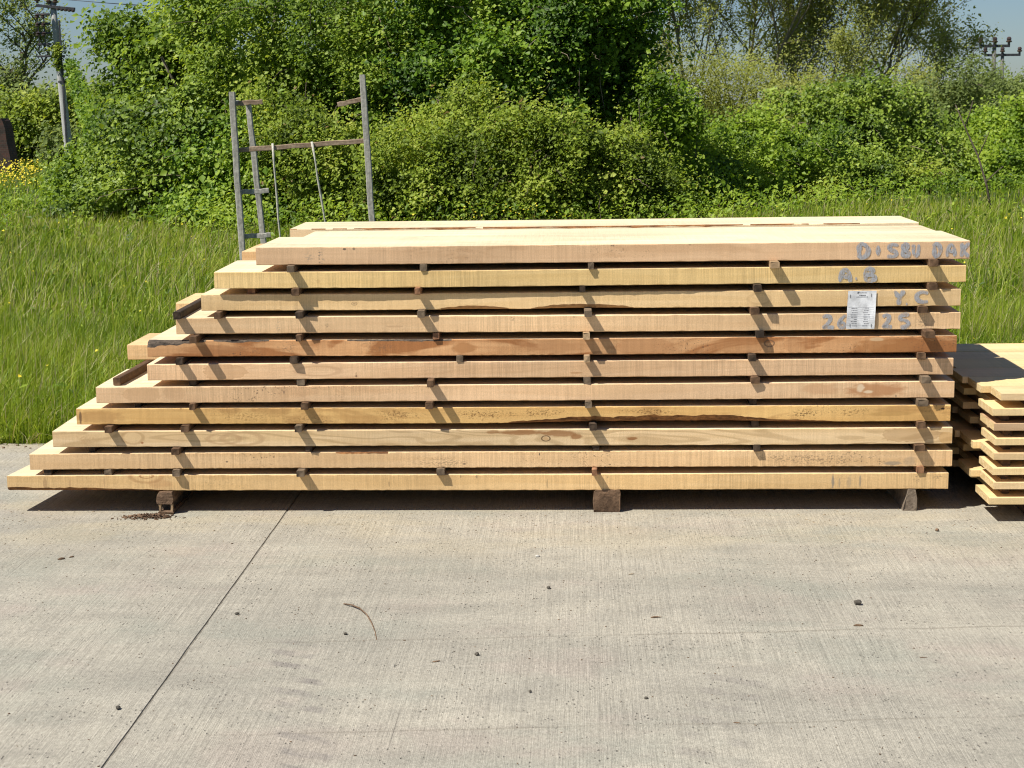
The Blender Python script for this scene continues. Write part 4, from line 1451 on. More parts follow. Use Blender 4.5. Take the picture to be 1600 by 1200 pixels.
bush('bramble_bush', [lobe(1560, 172, 26.0, .9, .8, 1.0), lobe(1630, 190, 25.8, .8, .8, .9), lobe(1530, 240, 25.2, .8, .6, .6)], 3300, M_lf_bright,
     'bright green bramble mound at the right edge of the picture', 'bush', 114, leaf=(.064, .05), canes=10)
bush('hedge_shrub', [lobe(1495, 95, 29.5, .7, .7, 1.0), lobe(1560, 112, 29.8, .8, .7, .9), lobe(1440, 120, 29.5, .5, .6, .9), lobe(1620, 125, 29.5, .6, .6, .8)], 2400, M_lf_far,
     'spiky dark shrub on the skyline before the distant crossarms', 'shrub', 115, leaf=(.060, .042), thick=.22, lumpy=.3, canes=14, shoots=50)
# filler plants low behind, closing the hedge
bush('hedge_shrub', [lobe(600, 60, 28.0, 1.4, .8, 2.2), lobe(1000, 140, 28.5, 1.2, .8, 1.3), lobe(820, 40, 28.5, 1.8, .8, 2.2)], 2600, M_lf_deep,
     'shaded green growth deep behind the central thicket', 'shrub', 116, leaf=(.08, .06), thick=.25, lumpy=.3, canes=4, core=3500)
bush('hedge_shrub', [lobe(1010, 75, 34.0, 1.2, .8, 1.7), lobe(1110, 60, 34.5, 1.2, .8, 1.9), lobe(1220, 65, 34.0, 1.3, .8, 1.8), lobe(1320, 62, 34.0, 1.2, .8, 1.8), lobe(1410, 90, 34.0, 1.0, .8, 1.5)], 6200, M_lf_willow,
     'brownish twiggy undergrowth at the foot of the sparse trees', 'shrub', 117, leaf=(.050, .028), stem=.34, thick=.34, lumpy=.5, canes=70, core=2200, shoots=90, spread=.10)


# trees with trunk, limbs and crown
def tree(name, base, h, spread, seed, mat, label, leaf=(.06, .04), depth=4, per=5, tr=.09, twig_leaf=26, upb=.55, first=.25, group=None, barkm=None, spreadleaf=.10, nb=(2, 4)):
    r = random.Random(seed)
    o = empty(name, base)
    tag(o, label, 'tree', group)
    tubes, tips = [], []

    def grow(p, d, L, rad, lev):
        n = 5 if lev < 3 else 3
        P = [np.array(p)]
        dd = np.array(d, float)
        for k in range(n):
            dd = unit(dd + np.array([r.gauss(0, .13), r.gauss(0, .13), r.gauss(.03, .08)]))
            P.append(P[-1] + dd * L / n)
        tubes.append(tube(P, np.linspace(rad, rad * .55, n + 1), 6 if lev < 2 else 3))
        if lev >= depth - 1:
            for q in P[1:]:
                tips.append((q, dd))
        if lev < depth:
            m = r.randint(*nb) + (3 if lev == 0 else 0)
            for k in range(m):
                t = r.uniform(first, 1.0) if lev == 0 else r.uniform(.25, 1.0)
                i = min(n - 1, int(t * n))
                q = P[i] * (1 - (t * n - i)) + P[i + 1] * (t * n - i)
                ang = r.uniform(0, 6.28)
                nd = unit(dd * .55 + np.array([math.cos(ang) * spread, math.sin(ang) * spread, upb * r.uniform(.2, 1.0)]))
                grow(q, nd, L * r.uniform(.45, .68), rad * .5, lev + 1)
    grow((0, 0, -.1), (r.uniform(-.06, .06), r.uniform(-.05, .05), 1), h * .62, tr, 0)
    v, t = merge_tris(tubes)
    link('trunk', tri_mesh('trunk', v, t, smooth=True), barkm or M_trunk, o)
    C = np.array([q for q, _ in tips])
    D = np.array([d for _, d in tips])
    V, T, Q = sprigs(C, D, seed + 2, per, .22, leaf, spread=spreadleaf)
    link('crown', tri_mesh('crown', V, T, Q), mat, o)
    return o, len(C) * per


# fresh green trees behind the left mound
gl = 'young leafy trees behind the left bramble'
tree('leafy_tree', (X(285, 24.5), 24.5, 0), 3.3, .55, 31, M_lf_tree, 'fresh light green tree right of the utility pole', (.075, .052), 4, 12, .032, group=gl, first=.18, nb=(3, 4), spreadleaf=.11)
tree('leafy_tree', (X(355, 24.0), 24.0, 0), 4.2, .65, 37, M_lf_tree, 'light green tree above the dark bramble left of the frame', (.080, .056), 4, 11, .036, group=gl, first=.15, nb=(3, 4), spreadleaf=.11)
tree('leafy_tree', (X(320, 26.5), 26.5, 0), 4.3, .65, 44, M_lf_bright, 'deep green tree filling in behind the two light green trees', (.09, .065), 4, 8, .08, group=gl, first=.15, nb=(3, 4), spreadleaf=.12)
tree('leafy_tree', (X(415, 25.5), 25.5, 0), 6.0, .9, 52, M_lf_deep, 'dark green tree over the left post of the frame', (.085, .06), 4, 8, .08, group=gl, first=.15, nb=(3, 4), spreadleaf=.12)
tree('leafy_tree', (X(640, 27.0), 27.0, 0), 6.5, .9, 61, M_lf_bright, 'tree behind the central thicket, left one', (.085, .06), 4, 7, .08, group='trees behind the thicket', first=.15, nb=(3, 4), spreadleaf=.12)
tree('leafy_tree', (X(860, 27.5), 27.5, 0), 6.5, .9, 67, M_lf_bright, 'tree behind the central thicket, right one above the hollow', (.085, .06), 4, 7, .08, group='trees behind the thicket', first=.15, nb=(3, 4), spreadleaf=.12)
# sparse olive trees on the right
k = 0
for (px, Y, h, sd) in ((1000, 37, 7.5, 71), (1050, 40, 8, 72), (1095, 37, 7, 73), (1140, 41, 8.5, 74), (1185, 38, 7.5, 75), (1235, 40, 8, 76), (1285, 38, 7.0, 77), (1335, 41, 7.5, 78), (1385, 38.5, 6.0, 79)):
    k += 1
    tree('sparse_tree', (X(px, Y), Y, 0), h, .55, sd, M_lf_willow, 'thin sparsely leaved tree on the right, %s of nine from the left' % ORD[k] if k < 9 else 'rightmost thin sparse tree, its outer twigs against the blue sky', (.070, .036), 4, 6, .045,
         group='sparse trees on the right', first=.06, upb=.8, nb=(4, 5), spreadleaf=.09, barkm=M_twigl)
# far trees and bushes at the left edge
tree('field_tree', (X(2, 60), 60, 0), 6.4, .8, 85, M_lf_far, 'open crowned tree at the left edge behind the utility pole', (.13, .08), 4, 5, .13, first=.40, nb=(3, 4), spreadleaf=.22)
bush('far_bush', [lobe(75, 140, 50, 1.6, 1.2, 1.3), lobe(130, 150, 52, 1.2, 1.2, 1.2)], 1500, M_lf_olive, 'rounded yellow green bush at the foot of the utility pole', 'bush', 121, leaf=(.13, .10), stem=.4, thick=.3, lumpy=.3, canes=2, group='far bushes on the left', spread=.12)
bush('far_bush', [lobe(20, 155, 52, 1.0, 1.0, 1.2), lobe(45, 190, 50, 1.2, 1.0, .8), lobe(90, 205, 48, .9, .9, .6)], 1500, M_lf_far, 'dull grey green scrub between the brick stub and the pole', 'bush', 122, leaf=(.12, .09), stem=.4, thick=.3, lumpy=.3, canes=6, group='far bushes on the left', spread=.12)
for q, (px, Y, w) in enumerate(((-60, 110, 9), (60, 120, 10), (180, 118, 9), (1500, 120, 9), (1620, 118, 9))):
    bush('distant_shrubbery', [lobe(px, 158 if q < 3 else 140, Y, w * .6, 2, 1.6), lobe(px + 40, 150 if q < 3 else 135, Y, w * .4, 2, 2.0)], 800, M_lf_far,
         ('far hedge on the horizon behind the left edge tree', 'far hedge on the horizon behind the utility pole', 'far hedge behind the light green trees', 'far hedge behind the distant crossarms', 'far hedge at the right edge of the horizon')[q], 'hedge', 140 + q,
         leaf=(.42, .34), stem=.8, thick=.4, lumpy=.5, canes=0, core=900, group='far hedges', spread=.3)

# ivy climbing a stay wire beside the pole
def ivy_stay():
    a = np.array([X(112, 46.0), 46.0, Z(95, 46, 112)])
    b = np.array([X(185, 26.5), 26.5, Z(205, 26.5, 185)])
    base = empty('ivy_stay', (float(b[0]), float(b[1]), 0))
    tag(base, 'ivy covered stay wire slanting down from the utility pole', 'ivy')
    r = np.random.default_rng(5)
    a2, b2 = a - np.array(base.location), b - np.array(base.location)
    b2[2] = -.05
    t = r.uniform(0, 1, 900)
    C = b2 + (a2 - b2) * t[:, None] + r.normal(size=(900, 3)) * np.array([.07, .3, .10]) * (1.15 - .7 * t[:, None])
    V, T, Q = sprigs(C, np.tile([0, 0, -1.0], (900, 1)), 8, 8, .2, (.08, .06), spread=.06)
    link('ivy', tri_mesh('ivy', V, T, Q), M_lf_deep, base)
    v, t = tube([tuple(b2 + (a2 - b2) * k / 6) for k in range(7)], .012, 4)
    link('wire', tri_mesh('wire', v, t), M_twig, base)


ivy_stay()

# ------------------------------------------------------------------ utility poles
M_pole = simple('pole_concrete', (0.36, 0.36, 0.34), (0.46, 0.455, 0.43), (3, 3, 1.2), 0.85, 0.003)
M_polef = simple('pole_far', (0.15, 0.145, 0.13), (0.22, 0.21, 0.19), (3, 3, 1.2), 0.85, 0.003)
M_metal = simple('dark_metal', (0.045, 0.045, 0.05), (0.09, 0.09, 0.095), (9, 9, 9), 0.55, 0.001, metal=0.3)
M_ins = simple('insulator', (0.05, 0.03, 0.025), (0.09, 0.06, 0.045), (9, 9, 9), 0.25, 0.0005, spec=0.6)


def boxpart(name, x0, x1, y0, y1, z0, z1, mat, parent, bev=None):
    me = poly_mesh(name, *box_data(x0, x1, y0, y1, z0, z1))
    if bev:
        bevel_mesh(me, bev)
    return link(name, me, mat, parent)


def lathe(name, prof, mat, parent, loc, n=10):
    V, Fc = [], []
    for (rad, z) in prof:
        for k in range(n):
            a = 2 * math.pi * k / n
            V.append((rad * math.cos(a), rad * math.sin(a), z))
    for i in range(len(prof) - 1):
        for k in range(n):
            kn = (k + 1) % n
            Fc.append((i * n + k, i * n + kn, (i + 1) * n + kn, (i + 1) * n + k))
    Fc.append(tuple(range(n - 1, -1, -1)))
    Fc.append(tuple(range((len(prof) - 1) * n, len(prof) * n)))
    return link(name, poly_mesh(name, V, Fc), mat, parent, loc)


INS = [(.035, 0), (.035, .05), (.075, .06), (.08, .09), (.045, .11), (.065, .13), (.06, .17), (.03, .20)]
YP = 44.0
up = empty('utility_pole', (X(104, YP), YP, 0), 0)
tag(up, 'slim concrete utility pole with dark fittings left of the light green tree', 'utility pole')
zt = Z(2, YP, 93)
lean = X(93, YP) - X(103, YP) - 0.05
P = [(lean * t, 0, -.2 + (zt + .2) * t) for t in np.linspace(0, 1, 8)]
v, t = tube(P, np.linspace(.118, .078, 8), 12)
link('shaft', tri_mesh('shaft', v, t, smooth=True), M_pole, up)
zc = Z(11, YP, 95)
arm = boxpart('crossarm', -.42, .62, -.04, .04, -.04, .04, M_metal, up, .008)
arm.rotation_euler = (0, R(6), 0)
arm.location = (lean, -.10, zc)
for dx in (-.38, -.08, .10):
    lathe('insulator', INS, M_ins, up, (lean + dx, -.10, zc + .06 - dx * .10))
for k in range(5):
    lathe('strain_insulator', [(.02, 0), (.05, .02), (.05, .06), (.02, .08)], M_ins, up, (lean + .16 + k * .10, -.10, zc - .10 - k * .012))
zd = Z(60, YP, 80)
fd = empty('switch_gear', (0, 0, 0))
fd.parent = up
for k, (dz, w) in enumerate(((.62, .34), (.38, .36), (.14, .30), (-.16, .36))):
    boxpart('switch_bar', lean - .42, lean - .06, -.20, -.12, zd + dz - .03, zd + dz + .03, M_metal, fd, .006)
for dx in (-.38, -.22):
    boxpart('switch_rod', lean + dx - .012, lean + dx + .012, -.175, -.145, zd - .30, zd + .68, M_metal, fd)
    for dz in (.10, .34, .56):
        lathe('switch_insulator', [(.02, 0), (.06, .02), (.06, .05), (.03, .07), (.06, .09), (.02, .11)], M_ins, fd, (lean + dx, -.24, zd + dz - .05))
zb2 = Z(88, YP, 88)
boxpart('lower_bracket', lean - .46, lean + .28, -.16, -.11, zb2 - .025, zb2 + .025, M_metal, up, .005)
boxpart('cable_duct', lean * .7 + .09, lean * .7 + .13, -.13, -.09, .6, zt - .5, M_metal, up)
lathe('pole_band', [(.112, 0), (.116, .01), (.116, .06), (.112, .07)], M_metal, up, (lean * .42, 0, Z(130, YP, 98)))
for dx, dyy in ((-.38, 0), (-.08, .3), (.10, .5)):
    P = [(lean + dx + 14 * q, -.10 + (6 + dyy) * q, zc + .22 - dx * .10 - 1.2 * q * (1 - q)) for q in np.linspace(0, 1, 9)]
    v, t = tube(P, .007, 4)
    link('wire', tri_mesh('wire', v, t), M_metal, up)
r = np.random.default_rng(14)
tt = r.uniform(0, 1, 70)
C = np.stack([lean * .7 + r.normal(size=70) * .06, -.1 + r.normal(size=70) * .07, Z(108, YP, 100) + (Z(72, YP, 100) - Z(108, YP, 100)) * tt], 1)
V, T, Q = sprigs(C, np.tile([0, -.3, .6], (70, 1)), 9, 7, .16, (.08, .055), spread=.05)
link('ivy', tri_mesh('ivy', V, T, Q), M_lf_olive, up)

YQ = 95.0
for q, (px, pa0, pa1, pyy) in enumerate(((1551, 1527, 1574, 72), (1564, 1535, 1591, 86))):
    YY = YQ + q * 14
    po = empty('utility_pole', (X(px, YY), YY, 0), 0)
    tag(po, ('nearer', 'farther')[q] + ' distant pole on the right, ' + ('upper crossarm with three insulators' if q == 0 else 'lower crossarm set further right'), 'utility pole', 'distant utility poles')
    za = Z(pyy, YY, px)
    v, t = tube([(0, 0, -.3), (0, 0, za * .5), (0, 0, za + .15)], [.17, .14, .10], 10)
    link('shaft', tri_mesh('shaft', v, t, smooth=True), M_polef, po)
    x0, x1 = X(pa0, YY) - X(px, YY), X(pa1, YY) - X(px, YY)
    boxpart('crossarm', x0, x1, -.16, -.04, za - .08, za + .08, M_metal, po, .01)
    for dx in (x0 + .06, (x0 + x1) / 2, x1 - .06):
        lathe('insulator', [(a * 2.2, b * 2.2) for a, b in INS], M_ins, po, (dx, -.10, za + .08))

# brick stub at the left edge
def brick_material():
    s = NT('old_brick')
    p = s.obj()
    bt = s.n('ShaderNodeTexBrick')
    s.l(s.vmul(p, (1, 1, 1)), bt.inputs['Vector'])
    mp = s.n('ShaderNodeCombineXYZ')
    xyz = s.n('ShaderNodeSeparateXYZ')
    s.l(p, xyz.inputs[0])
    s.l(s.math('ADD', xyz.outputs[0], xyz.outputs[1]), mp.inputs[0])
    s.l(xyz.outputs[2], mp.inputs[1])
    s.l(mp.outputs[0], bt.inputs['Vector'])
    bt.inputs['Color1'].default_value = (0.11, 0.055, 0.042, 1)
    bt.inputs['Color2'].default_value = (0.065, 0.045, 0.038, 1)
    bt.inputs['Mortar'].default_value = (0.10, 0.085, 0.07, 1)
    bt.inputs['Scale'].default_value = 4.5
    bt.inputs['Mortar Size'].default_value = 0.02
    n = s.noise(s.vmul(p, (3, 3, 3)), 1, 4)
    col = s.mix(s.rng(n, .45, .65, 0, .7), bt.outputs[0], (0.045, 0.04, 0.035))
    return s.finish(s.bsdf(col, .9, s.bump(n, .6, .02), .15))


YB = 43.0
xb = X(-9, YB)
prof = []
V, Fc = [], []
lev = [(0, .42), (.4, .40), (.8, .36), (1.15, .33), (1.32, .28), (1.40, .22)]
rr_ = random.Random(2)
for (z, hw) in lev:
    V += [(-hw + rr_.uniform(-.02, .02), -.35, z), (hw + rr_.uniform(-.02, .02), -.35, z + rr_.uniform(-.03, .03)), (hw, .35, z), (-hw, .35, z)]
for k in range(len(lev) - 1):
    for j in range(4):
        jn = (j + 1) % 4
        Fc.append((k * 4 + j, k * 4 + jn, k * 4 + 4 + jn, k * 4 + 4 + j))
e = (len(lev) - 1) * 4
Fc.append((e, e + 1, e + 2, e + 3))
o = link('brick_stub', poly_mesh('brick_stub', V, Fc), brick_material(), loc=(xb, YB, -.03))
tag(o, 'dark ruined brick stub at the left edge beyond the yellow flowers', 'ruin')

# ------------------------------------------------------------------ grass
def grass_noise(x, y):
    return (np.sin(x * 1.7 + y * .8) * .5 + np.sin(x * .6 - y * 1.9 + 1.3) * .5 + np.sin(x * 4.1 + y * 3.3 + .4) * .35 + np.sin(-x * 6.2 + y * 5.1) * .25) / 1.6


def blades(x, y, h, w, r, bend=.35, z0=-.05, seg=3):
    n = len(x)
    a = r.uniform(0, 6.283, n)
    lean = r.uniform(.05, 1, n) ** 1.5 * bend
    la = r.normal(.3, 1.3, n)
    dx, dy = np.cos(la) * lean, np.sin(la) * lean
    fx, fy = np.cos(a), np.sin(a) * .6
    tw = []
    V = np.empty((n, 2 * seg + 1, 3))
    for k in range(seg):
        t = k / seg
        ww = w * (1 - .55 * t * t) * .5
        cx, cy, cz = x + dx * h * t * t, y + dy * h * t * t, z0 + h * t * (1 - .22 * lean * t)
        V[:, 2 * k] = np.stack([cx - fx * ww, cy - fy * ww, cz], 1)
        V[:, 2 * k + 1] = np.stack([cx + fx * ww, cy + fy * ww, cz], 1)
    V[:, 2 * seg] = np.stack([x + dx * h, y + dy * h, z0 + h * (1 - .22 * lean) - h * .25 * (lean > bend * .75)], 1)
    T = []
    for k in range(seg - 1):
        T += [(2 * k, 2 * k + 1, 2 * k + 3), (2 * k, 2 * k + 3, 2 * k + 2)]
    T.append((2 * seg - 2, 2 * seg - 1, 2 * seg))
    T = np.array(T)
    i = np.arange(n)[:, None, None] * (2 * seg + 1)
    T = (T[None] + i).reshape(-1, 3)
    rv = np.clip(.46 + .28 * grass_noise(x, y) + r.normal(0, .25, n), 0, .985)
    rv = np.where(r.random(n) < .075, 1.0, rv)
    return V.reshape(-1, 3), T, np.repeat(rv, 2 * seg + 1)


def grass_mat():
    s = NT('grass_blade')
    at = s.n('ShaderNodeAttribute', attribute_name='rnd')
    ramp = s.n('ShaderNodeValToRGB')
    cr = ramp.color_ramp
    cr.elements[0].position = 0.05
    cr.elements[0].color = (0.085, 0.150, 0.008, 1)
    cr.elements[1].position = 1.0
    cr.elements[1].color = (0.46, 0.40, 0.20, 1)
    for p_, c_ in ((.45, (0.225, 0.325, 0.018)), (.75, (0.345, 0.425, 0.040)), (.97, (0.460, 0.490, 0.090)), (.985, (0.46, 0.40, 0.20))):
        e_ = cr.elements.new(p_)
        e_.color = (*c_, 1)
    s.l(at.outputs['Fac'], ramp.inputs[0])
    col = ramp.outputs[0]
    b = s.bsdf(col, .48, None, .3)
    t = s.n('ShaderNodeBsdfTranslucent')
    s.l(s.mix(1.0, col, (1.2, 1.15, .6), 'MULTIPLY'), t.inputs[0])
    mx = s.n('ShaderNodeMixShader')
    mx.inputs[0].default_value = .46
    s.l(b.outputs[0], mx.inputs[1])
    s.l(t.outputs[0], mx.inputs[2])
    s.l(mx.outputs[0], s.out.inputs['Surface'])
    return s.m


M_grass = grass_mat()


def edge_y(x):
    """world y of the yard's far edge (stack frame v = 1.30)"""
    return Y0 + 1.30 * math.cos(A) - (x - 1.30 * math.sin(A)) * math.tan(A) + .02


def field_points(n, y0, y1, r, power):
    """points thinning out with distance inside the visible wedge"""
    t = r.random(n)
    y = (y0 ** power + t * (y1 ** power - y0 ** power)) ** (1 / power)
    x = r.uniform(-.37, .37, n) * y + np.where(y < 9, 0, 0)
    return x, y


r = np.random.default_rng(77)
parts = []
# nearest strips left and right of the stack, dense
def strip_pts(n, xa, xb, ya, yb, pw=1.0):
    x = r.uniform(xa, xb, n)
    e = np.array([edge_y(q) for q in x])
    y = e + (yb - ya) * r.random(n) ** pw
    return x, y


def tall(x, y, e):
    """height: short at the slab edge, knee high further in, short again towards the hedge"""
    return np.clip(.45 + (y - e + .1) * 1.6, .4, 1)


x, y = strip_pts(62000, -3.6, -.9, 0, 3.6, 1.15)
h = (.11 + .20 * r.random(len(x)) ** 1.4 + .05 * grass_noise(x, y)) * tall(x, y, edge_y(0))
parts.append(blades(x, y, h, .0050 * r.uniform(.6, 1.5, len(x)), r, 1.1))
x, y = strip_pts(46000, 1.1, 4.2, 0, 3.6, 1.15)
h = (.13 + .20 * r.random(len(x)) ** 1.4 + .05 * grass_noise(x, y)) * tall(x, y, edge_y(2))
parts.append(blades(x, y, h, .0050 * r.uniform(.6, 1.5, len(x)), r, 1.0))
x, y = strip_pts(8000, -.9, 1.1, 0, 3.6, 1.0)
parts.append(blades(x, y, .14 + .2 * r.random(len(x)), .008 * r.uniform(.7, 1.4, len(x)), r, .8, seg=2))
x = r.uniform(-3.6, 4.2, 3200)
x = x + .12 * np.sin(x * 9) + .06 * np.sin(x * 23)
y = np.array([edge_y(q) for q in x]) - np.abs(r.normal(0, .06, len(x))) * (.6 + .6 * np.sin(x * 5.3) ** 2)
parts.append(blades(x, y, .03 + .07 * r.random(len(x)), .005 * r.uniform(.7, 1.4, len(x)), r, 1.4, z0=-.002, seg=2))
x, y = field_points(88000, 10.2, 23.0, r, 1.05)
h = .10 + .17 * r.random(len(x)) ** 1.3 + .05 * grass_noise(x, y)
parts.append(blades(x, y, h, (.0034 + .00050 * y) * r.uniform(.6, 1.4, len(x)), r, 1.1, seg=2))
x, y = field_points(26000, 20.0, 60, r, .7)
x = r.uniform(-.42, .42, len(x)) * y
h = .12 + .18 * r.random(len(x)) + .05 * grass_noise(x, y)
parts.append(blades(x, y, h, (.0040 + .0007 * y) * r.uniform(.7, 1.3, len(x)), r, .9, seg=2))
V, T, Q = cat(parts)
tag(link('grass', tri_mesh('grass', V, T, Q), M_grass), 'tall green meadow grass behind the timber', 'grass', kind='stuff')
# long seed stalks and bent straws
n = 6500
y = (7.6 ** 1.0 + r.random(n) * 15)
x = r.uniform(-.37, .37, n) * y
e = np.array([edge_y(q) for q in x])
ok = y > e + .2
x, y = x[ok], y[ok]
V, T, Q = blades(x, y, .22 + .20 * r.random(len(x)), .0028 + .0002 * y, r, 1.2, seg=3)
tag(link('grass_stalks', tri_mesh('grass_stalks', V, T, np.where(r.random(len(Q) // 7).repeat(7) < .5, 1.0, .93)), M_grass), 'pale seed stalks standing over the meadow grass', 'grass', kind='stuff')

# broad-leaved weeds between the blades and along the foot of the hedge
n = 2600
y = np.concatenate([7.5 + 12 * r.random(n) ** 1.3, r.normal(0, .35, 2200) + 19.6])
x = r.uniform(-.36, .36, len(y)) * y
y[n:] += np.interp(x[n:], [-8, -5, -3.5, 2.2, 4, 8], [6.0, 3.2, 0, 0, 3.5, 8.5])
x[n:] = x[n:] / 19.6 * y[n:]
e = np.array([edge_y(q) for q in x])
ok = y > e + .25
x, y = x[ok], y[ok]
C = np.stack([x, y, np.where(y < 18, r.uniform(.0, .10, len(x)), r.uniform(-.02, .34, len(x)))], 1)
near = y < 18
V, T, Q = cat([sprigs(C[near][::2], np.tile([0, 0, 1.0], (len(C[near][::2]), 1)), 55, 6, .10, (.030, .011), spread=.03),
               sprigs(C[~near], np.tile([0, 0, 1.0], ((~near).sum(), 1)), 56, 6, .14, (.055, .026), spread=.04)])
tag(link('weeds', tri_mesh('weeds', V, T, Q), M_lf_bright), 'leafy weeds growing through the meadow grass and along the hedge foot', 'weeds', kind='stuff')

# yellow flowers
s_ = NT('yellow_petal')
M_yel = s_.finish(s_.bsdf((0.62, 0.50, 0.03), .6))


def flowers(name, x, y, z, size, label):
    P = np.stack([x, y, z], 1)
    Nn = np.tile([0, -.5, .8], (len(x), 1)) + r.normal(size=P.shape) * .5
    V, T, Q = leaves(P, Nn, size, size, r)
    tag(link(name, tri_mesh(name, V, T, Q), M_yel), label, 'flowers', kind='stuff')


n = 480
yy = r.uniform(32, 37, n)
xx = np.where(r.random(n) < .6, r.normal(X(2, 34), .22, n), r.normal(X(38, 34), .14, n)) + (yy - 34) * -.32
flowers('yellow_flowers', xx, yy, r.uniform(.05, .50, n), .036, 'patch of bright yellow flowers at the left edge of the meadow')
n = 240
yy = r.uniform(7.6, 22, n)
xx = r.uniform(-.36, .36, n) * yy
flowers('buttercups', xx, yy, r.uniform(.14, .24, n), .017, 'small yellow flowers scattered in the meadow grass')
n = 110
yy = r.uniform(18.6, 19.4, n)
xx = r.normal(X(770, 19), .40, n)
flowers('broom_flowers', xx, yy, r.uniform(.12, .42, n), .022, 'yellowish blossoms at the foot of the olive shrub')

# dead slanting branch on the right
r_ = random.Random(6)
bb = empty('dead_branch', (X(1545, 22), 22.0, 0))
tag(bb, 'bare dead branch leaning in the grass at the right', 'branch')
P = [(.10, 0, -.05), (.02, 0, .35), (-.10, .05, .75), (-.28, .1, 1.15), (-.42, .1, 1.45)]
v, t = tube(P, [.018, .016, .013, .010, .006], 5)
link('stem', tri_mesh('stem', v, t), M_twig, bb)
for a, b in (((.0, 0, .40), (.22, -.05, .62)), ((-.10, .05, .75), (.02, 0, 1.08)), ((-.28, .1, 1.15), (-.20, .05, 1.5))):
    v, t = tube([a, tuple((a[i] + b[i]) / 2 + .02 for i in range(3)), b], [.009, .007, .004], 4)
    link('side_twig', tri_mesh('side_twig', v, t), M_twig, bb)

# ------------------------------------------------------------------ litter on the concrete
M_stone_d = simple('dark_stone', (0.060, 0.052, 0.042), (0.13, 0.115, 0.09), (60, 60, 60), .8, .002, fine=300)
M_stone_l = simple('pale_stone', (0.42, 0.40, 0.36), (0.52, 0.50, 0.45), (60, 60, 60), .8, .002, fine=300)
M_chip = simple('bark_chip', (0.10, 0.065, 0.04), (0.22, 0.14, 0.085), (60, 60, 60), .9, .002, fine=300)
M_chipl = simple('wood_chip', (0.26, 0.20, 0.13), (0.38, 0.30, 0.20), (60, 60, 60), .9, .002, fine=300)


def stone(u, v, size0, mat, label, sx=1.0, sy=.8, sz=.6, rz=0.0, seed=0, name='stone', group='stones on the concrete', cat_='stone'):
    rr = random.Random(seed)
    size = size0 * .86
    bm = bmesh.new()
    bmesh.ops.create_icosphere(bm, subdivisions=2, radius=1)
    ph = [rr.uniform(0, 6) for _ in range(3)]
    for q in bm.verts:
        k = 1 + .16 * math.sin(q.co.x * 3 + ph[0]) + .14 * math.sin(q.co.y * 4 + ph[1]) + .12 * math.sin(q.co.z * 5 + q.co.x * 2 + ph[2])
        q.co = Vector((q.co.x * sx, q.co.y * sy, q.co.z * sz)) * size * k
    mn = min(q.co.z for q in bm.verts)
    for q in bm.verts:
        q.co.z = max(q.co.z - mn - size * .12, 0)
    me = bpy.data.meshes.new(name)
    bm.to_mesh(me)
    bm.free()
    o = link(name, me, mat, loc=S(u, v, .0006), rz=rz)
    tag(o, label, cat_, group)


stone(.150, -.978, .0085, M_stone_d, 'small dark stone on the concrete in front of the middle block', seed=1)
stone(1.100, -1.145, .013, M_stone_d, 'largest dark angular stone on the concrete at the right', sz=.8, seed=2)
stone(-.039, -1.606, .009, M_stone_d, 'dark pebble on the concrete right of the curved twig', seed=3)
stone(.119, -1.893, .006, M_stone_d, 'tiny round dark pebble low in the middle of the concrete', seed=4)
stone(.422, -1.937, .006, M_stone_d, 'tiny dark pebble low right of the middle of the concrete', seed=5)
stone(.106, -.611, .008, M_stone_l, 'whitish pebble on the concrete near the middle block', seed=6)
stone(1.527, -.290, .009, M_chip, 'brownish pebble on the concrete below the right bearer', seed=7)
stone(-.940, -2.02, .009, M_stone_d, 'dark pebble just left of the slab joint near the lower left', seed=8)
stone(-.435, -1.43, .007, M_stone_d, 'small pebble inside the bend of the curved twig', seed=9)
stone(-.795, -1.24, .008, M_stone_d, 'small dark pebble just right of the slab joint', seed=10)
stone(.479, -1.269, .020, M_chip, 'slim brown bark chip on the concrete right of the middle', 1.0, .22, .16, .1, 11, 'bark_chip', 'chips on the concrete', 'chip')
stone(1.069, -1.347, .018, M_chip, 'reddish brown bark chip below the dark angular stone', 1.0, .28, .22, -.15, 12, 'bark_chip', 'chips on the concrete', 'chip')
stone(-1.535, -.635, .018, M_chip, 'longer of the two dark bark chips on the left part of the concrete', 1.0, .30, .25, .5, 13, 'bark_chip', 'chips on the concrete', 'chip')
stone(-1.508, -.610, .012, M_chip, 'shorter of the two dark bark chips on the left part of the concrete', 1.0, .30, .25, .7, 14, 'bark_chip', 'chips on the concrete', 'chip')
stone(-.15, -1.66, .014, M_chip, 'brown chip on the concrete between the twig and the middle', 1.0, .22, .16, .35, 15, 'bark_chip', 'chips on the concrete', 'chip')
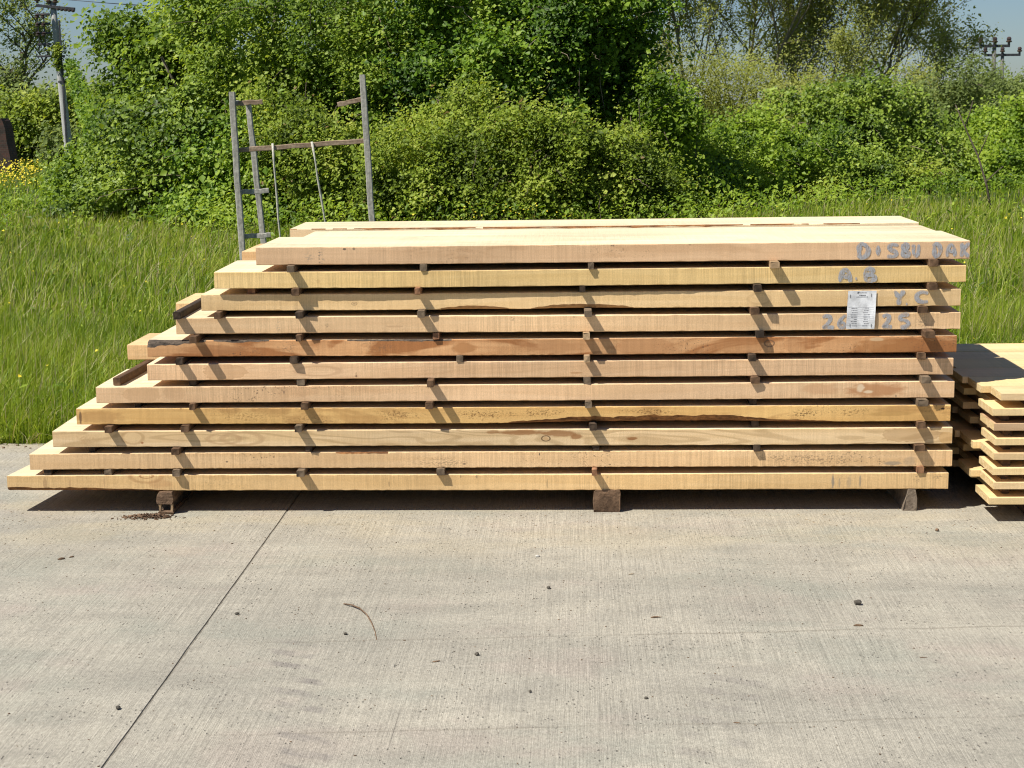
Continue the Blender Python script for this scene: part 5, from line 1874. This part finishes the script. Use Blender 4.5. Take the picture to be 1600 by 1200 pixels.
stone(.42, -.82, .014, M_chipl, 'pale wood chip on the concrete between middle block and bark chip', 1.0, .2, .15, .3, 16, 'wood_chip', 'chips on the concrete', 'chip')
stone(1.20, -1.62, .013, M_chip, 'slender dark chip at the right below the reddish one', 1.0, .16, .12, 0, 17, 'bark_chip', 'chips on the concrete', 'chip')
stone(.64, -2.10, .013, M_chip, 'thin brown chip near the bottom right of the middle', 1.0, .18, .14, -.3, 18, 'bark_chip', 'chips on the concrete', 'chip')
# curved twig
tw_pts = [(-.482, -1.144), (-.455, -1.165), (-.425, -1.200), (-.396, -1.255), (-.372, -1.325), (-.352, -1.40), (-.338, -1.476)]
o0 = S(-.41, -1.31)
P = [tuple(S(u, v, .0035 + .004 * math.sin(k * .9)) - o0) for k, (u, v) in enumerate(tw_pts)]
v, t = tube(P, [.0022, .0024, .0023, .0021, .0019, .0017, .0013], 6)
o = link('twig', tri_mesh('twig', v, t, smooth=True), M_chip, loc=o0)
tag(o, 'thin curved reddish brown twig lying on the concrete', 'twig')
# fine grit
rg = np.random.default_rng(31)
n = 900
u = rg.uniform(-2.2, 2.4, n)
v = -2.6 + 2.5 * rg.random(n)
me = chips('grit', [(a, b, .0004) for a, b in zip(u, v)], .0023, None, 32, .6)
tag(link('grit', me, M_chip, loc=S(0, 0), rz=-A), 'fine dark grit and wood crumbs scattered over the concrete', 'grit', kind='stuff')
n = 420
u = rg.uniform(-2.0, 1.7, n)
v = -np.abs(rg.normal(0, .22, n)) + .10
me = chips('sawdust_flakes', [(a, b, .0005) for a, b in zip(u, v)], .0036, None, 37, .3)
tag(link('sawdust_flakes', me, M_chipl, loc=S(0, 0), rz=-A), 'pale sawdust flakes and splinters on the concrete under the stack', 'sawdust', kind='stuff')
# short straws and leaf litter along the far edge
n = 500
u = rg.uniform(-3.5, 4.0, n)
v = 1.28 - np.abs(rg.normal(0, .07, n))
me = chips('edge_litter', [(a, b, .0006) for a, b in zip(u, v)], .010, None, 33, .25)
tag(link('edge_litter', me, M_chip, loc=S(0, 0), rz=-A), 'soil and dry litter along the far edge of the concrete', 'litter', kind='stuff')
